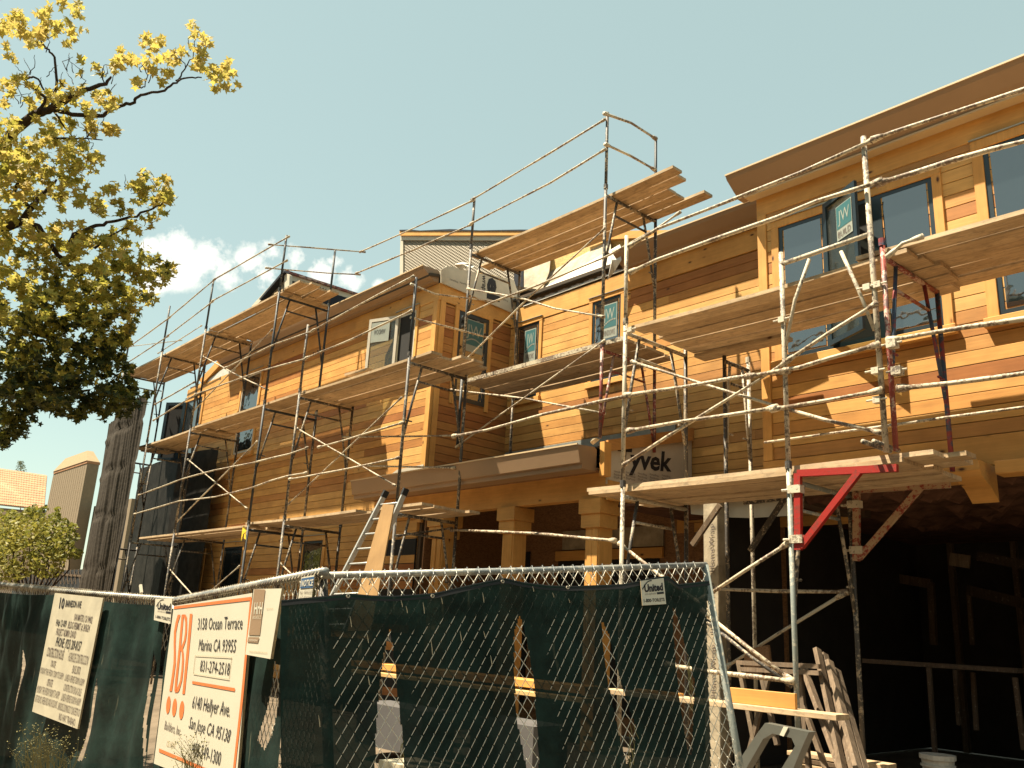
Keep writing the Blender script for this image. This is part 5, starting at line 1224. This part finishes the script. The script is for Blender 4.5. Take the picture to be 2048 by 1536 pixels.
limb([(100, 218, 0), (143, 229, .1), (202, 232, .2), (222, 219, .2), (240, 212, .1), (267, 205, 0), (280, 191, -.1), (328, 179, -.1), (352, 164, -.1), (376, 155, 0), (403, 155, 0)], .045, .012)
limb([(105, 212, 0), (113, 164, .1), (109, 113, .1), (92, 95, 0), (79, 79, 0), (60, 62, 0)], .03, .008)
limb([(75, 229, 0), (92, 195, 0), (70, 180, .1), (50, 160, .1), (60, 153, .1), (75, 158, 0), (88, 180, 0)], .03, .015)
limb([(-200, 480, 0), (-60, 500, 0), (0, 461, 0), (44, 441, 0), (61, 420, 0), (84, 390, .2), (113, 359, .3)], .13, .02)
limb([(61, 420, 0), (40, 395, .1), (27, 383, .1), (38, 362, .1)], .05, .03)
limb([(44, 448, 0), (75, 452, 0), (92, 475, 0), (110, 505, 0), (130, 525, .1), (160, 560, .2)], .07, .03)
limb([(137, 492, 0), (147, 468, 0), (190, 452, 0), (222, 444, 0), (273, 431, -.1), (305, 415, -.1), (325, 407, -.1)], .045, .012)
limb([(27, 330, .2), (96, 277, .2), (143, 277, .2), (205, 280, .2)], .03, .01)
limb([(106, 220, 0), (125, 250, .1), (150, 280, .1), (178, 305, .2)], .02, .008)
limb([(190, 495, .1), (215, 475, .1), (245, 460, 0), (268, 455, 0)], .025, .008)
limb([(280, 175, 0), (290, 172, 0), (297, 150, 0), (280, 125, 0)], .012, .006); limb([(296, 165, 0), (310, 140, 0)], .01, .005)
limb([(352, 164, 0), (370, 140, 0), (385, 115, 0), (392, 75, 0)], .016, .006); limb([(373, 135, 0), (355, 110, 0)], .01, .005)
limb([(-330, 700, 0), (-150, 650, .3), (0, 640, .5), (120, 680, .5), (200, 700, .4)], .12, .03); limb([(-330, 760, 0), (-100, 780, .3), (60, 790, .4), (180, 780, .4)], .09, .02)
for _ in range(46):     # bare twigs
    a, b = random.choice(((110, 150), (90, 100), (150, 185), (60, 170), (200, 170), (190, 260), (175, 290), (300, 150), (380, 120), (270, 400), (300, 395), (20, 220), (150, 150)))
    a += jit(22); b += jit(22); limb([(a, b, 0), (a + jit(14), b - random.uniform(6, 22), jit(.1)), (a + jit(24), b - random.uniform(18, 40), jit(.2))], .006, .003, 'twig', .01)
# leaf clusters: (x, y, radius, leaves, kind, size)
HI = [(22, 42, 34, 80), (60, 72, 26, 46), (95, 28, 20, 26), (125, 55, 24, 36), (92, 60, 16, 26), (150, 14, 9, 8), (120, 8, 14, 8), (155, 30, 9, 8), (20, 112, 14, 12), (8, 98, 10, 8), (50, 160, 16, 14), (135, 82, 12, 10), (160, 62, 7, 4),
      (235, 112, 20, 26), (258, 122, 20, 26), (232, 135, 14, 12), (295, 92, 20, 30), (320, 100, 22, 34), (345, 112, 20, 26), (305, 130, 16, 16), (335, 138, 12, 12), (388, 62, 13, 12), (386, 90, 14, 14), (410, 82, 16, 18), (402, 110, 16, 18), (420, 145, 20, 30), (445, 130, 14, 18), (440, 165, 19, 36), (465, 168, 9, 6), (395, 140, 13, 12), (455, 150, 12, 10), (362, 100, 10, 8), (278, 165, 11, 8), (318, 162, 9, 7),
      (168, 125, 9, 5), (185, 128, 8, 5), (195, 148, 9, 6), (162, 145, 6, 3), (28, 150, 9, 6), (30, 178, 14, 12), (10, 175, 12, 12),
      (85, 195, 20, 30), (115, 185, 16, 18), (150, 180, 14, 16), (170, 170, 10, 8), (210, 195, 22, 44), (222, 214, 14, 20), (185, 215, 16, 20), (150, 205, 16, 16), (120, 200, 18, 20), (55, 205, 14, 12), (180, 245, 16, 18), (220, 262, 13, 24), (190, 262, 12, 12), (145, 248, 13, 14), (110, 255, 18, 22), (80, 245, 16, 16), (15, 200, 14, 12), (25, 250, 18, 22)]
MID = [(30, 290, 38, 150), (85, 285, 30, 90), (60, 330, 40, 170), (130, 290, 18, 30), (135, 320, 26, 70), (165, 318, 22, 54), (185, 330, 18, 36), (110, 360, 32, 110), (25, 370, 36, 120), (150, 365, 20, 46), (60, 400, 30, 80), (10, 430, 20, 50), (120, 395, 20, 36),
       (158, 400, 16, 26), (185, 410, 20, 36), (215, 395, 18, 26), (232, 380, 14, 16), (215, 425, 18, 26), (270, 372, 18, 28), (285, 362, 16, 22), (282, 395, 20, 36), (325, 380, 20, 34), (340, 372, 13, 18), (310, 395, 18, 26), (330, 408, 18, 36), (290, 430, 18, 24), (255, 435, 16, 18), (245, 405, 12, 12), (275, 450, 13, 14), (300, 448, 9, 8), (245, 462, 18, 22),
       (25, 470, 40, 150), (80, 480, 36, 130), (130, 470, 26, 60), (170, 475, 26, 60), (200, 490, 26, 70), (150, 510, 32, 100), (230, 500, 26, 60), (265, 520, 26, 60), (300, 530, 22, 44), (330, 548, 16, 34), (315, 555, 18, 34), (290, 555, 26, 60), (240, 545, 32, 90), (190, 545, 34, 110), (60, 540, 46, 190), (120, 555, 42, 170), (285, 500, 10, 8), (255, 478, 12, 12), (335, 530, 8, 7)]
LO = [(40, 610, 52, 330), (110, 610, 50, 300), (175, 605, 44, 240), (230, 595, 36, 150), (270, 600, 26, 80), (292, 590, 16, 30), (250, 640, 26, 90), (205, 655, 38, 180), (150, 665, 46, 260), (80, 670, 50, 320), (20, 680, 46, 280), (230, 690, 28, 110), (200, 720, 34, 150), (150, 730, 44, 260), (90, 735, 46, 280), (30, 745, 46, 280), (235, 735, 24, 70), (262, 735, 10, 12), (225, 775, 30, 130), (255, 780, 24, 80), (180, 785, 34, 190), (130, 785, 34, 180), (80, 785, 34, 190), (30, 800, 40, 240), (265, 805, 20, 66), (240, 815, 22, 80), (200, 820, 18, 46), (165, 822, 16, 30), (130, 820, 18, 40), (148, 835, 9, 12), (60, 820, 26, 80), (15, 850, 30, 160), (40, 860, 14, 30), (8, 880, 14, 30), (285, 790, 9, 9), (112, 812, 8, 8)]
LHI, LMID, LLO = MB(), MB(), MB(); big = []
def clumps(x, y, r_, n_, per=9, sp=6.5):
    out = []
    while len(out) < n_:
        a = random.uniform(0, 6.283); q = r_ * math.sqrt(random.random()) * 1.04; cx0, cy0 = x + q * math.cos(a), y + q * math.sin(a); dz = random.gauss(0, r_ / 60)
        for _ in range(random.randint(per // 2, per + 4)): out.append((cx0 + random.gauss(0, sp), cy0 + random.gauss(0, sp * .85), dz + random.gauss(0, .08)))
    return out[:n_]
for (x, y, r_, n_) in HI:
    for (ax_, ay_, az_) in clumps(x, y, r_ * .92, int(n_ * 1.25), 6, 4.5):
        p_ = tp(ax_, ay_, az_)
        s_ = random.uniform(.040, .082)
        if s_ > .062 and len(big) < 299 and random.random() < .5: big.append((p_, s_))
        else: add_leaf(LHI, p_, s_)
for (lst, mb_, k2, smin, smax, dd) in ((MID, LMID, 1.25, .038, .072, .0), (LO, LLO, 1.3, .038, .074, .4)):
    for (x, y, r_, n_) in lst:
        for (ax_, ay_, az_) in clumps(x, y, r_ * .96, int(n_ * k2), 10, 6.0):
            p_ = tp(ax_, ay_, dd + az_)
            f_ = mb_
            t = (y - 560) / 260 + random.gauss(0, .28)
            f_ = LHI if (t < -.35 and random.random() < .75) else (LMID if t < .42 else LLO)  # leaf colour darkens downward, painting in the crown's own shade
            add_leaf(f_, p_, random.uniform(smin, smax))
for _ in range(3500):   # unseen left half of the crown
    th, ph = random.uniform(0, 6.283), math.acos(random.uniform(-1, 1)); q = random.uniform(.5, 1) ** .4
    p_ = tp(-260 + 300 * q * math.sin(ph) * math.cos(th), 420 + 430 * q * math.cos(ph), 1.9 * math.sin(ph) * math.sin(th)); add_leaf(LMID, p_, random.uniform(.06, .1))
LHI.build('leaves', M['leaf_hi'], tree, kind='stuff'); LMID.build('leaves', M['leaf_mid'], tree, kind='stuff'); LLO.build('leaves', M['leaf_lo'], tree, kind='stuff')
lm = []
for k_ in range(6):
    me = bpy.data.meshes.new('leaf'); r_ = rand_rot(); v_ = [Vector((0, 0, 0))] + [r_ @ Vector(q) for q in LP]
    me.from_pydata([tuple(v) for v in v_], [], [(0, 1 + i, 1 + (i + 1) % 10) for i in range(10)]); me.materials.append(M['leaf_hi']); lm.append(me)
for p_, s_ in big:
    o = bpy.data.objects.new('leaf', random.choice(lm)); C.objects.link(o); o.parent = tree; o.location = p_ - tree.location; o.scale = (s_,) * 3; o.rotation_euler = (random.uniform(0, 6), random.uniform(0, 6), random.uniform(0, 6))
# shrub beyond the fence
sh = thing('shrub', 'loose yellow green shrub in front of the neighbour house', 'shrub', onY(60, 1180, 13))
mb = MB()
for (x, y, r_, n_) in ((10, 1075, 40, 500), (60, 1060, 42, 560), (100, 1070, 38, 460), (120, 1095, 30, 300), (40, 1120, 42, 460), (95, 1125, 36, 360), (30, 1040, 18, 110), (75, 1030, 16, 100), (110, 1035, 12, 60), (145, 1055, 11, 44), (150, 1108, 12, 60), (-30, 1090, 50, 400), (10, 1150, 30, 200), (148, 1075, 10, 30), (25, 1030, 12, 60), (58, 1022, 9, 36), (90, 1018, 7, 24), (115, 1018, 6, 18), (128, 1045, 9, 30), (160, 1105, 7, 20), (5, 1028, 12, 40), (70, 1012, 5, 10)):
    for _ in range(int(n_ * 1.5)):
        a = random.uniform(0, 6.283); q = r_ * math.sqrt(random.random()); p_ = dep(x + q * math.cos(a), y + q * math.sin(a) * .9, 21 + random.gauss(0, r_ / 40)); add_leaf(mb, p_, random.uniform(.025, .065), False)
mb.build('leaves', M['shrub'], sh, kind='stuff')
for k_ in range(14):
    x = 10 + k_ * 10 + jit(5); MB().tube([dep(60 + jit(15), 1230, 21), dep(x, 1140, 21), dep(x + jit(14), 1060 + jit(15), 21)], [.03, .015, .006], 5).build('stem', M['bark'], sh)
tg = thing('conifer_tree', 'tiny dark tree top poking above the neighbour roof', 'tree', onY(41, 1160, 34))
mb = MB()
for _ in range(500):
    t = random.random(); p_ = onY(41 + jit(3 + 9 * t), 922 + 26 * t, 34) + Vector((0, jit(.3), 0)); add_leaf(mb, p_, random.uniform(.05, .12), False)
mb.build('foliage', M['leaf_lo'], tg, kind='stuff'); MB().tube([onY(41, 1160, 34), onY(41, 924, 34)], [.15, .03], 6).build('trunk', M['bark'], tg)
# dry weeds at the pavement edge
gr = MB()
for (x, y, n_) in ((75, 1500, 26), (100, 1520, 26), (55, 1530, 20), (380, 1520, 22), (372, 1535, 16), (130, 1530, 12)):
    for _ in range(n_):
        d_ = 5.6 if x < 200 else 4.6
        p0 = dep(x + jit(22), 1600, d_); p1 = dep(x + jit(26), y + jit(20), d_); p2 = dep(x + jit(40), y - random.uniform(10, 50), d_)
        gr.tube([p0, p1, p2], [.002, .0016, .0007], 3, False)
        for _k in range(5): add_leaf(gr, p2 + Vector((jit(.012), jit(.012), jit(.03))), .005, False)
go = gr.build('dry_grass', M['drygrass'], kind='stuff'); tag(go, 'dry grass stalks in front of the left fence', 'grass')
for o in list(bpy.data.objects):
    if o.get('kind') == 'stuff' and o.parent is not None and 'category' in o: del o['category']
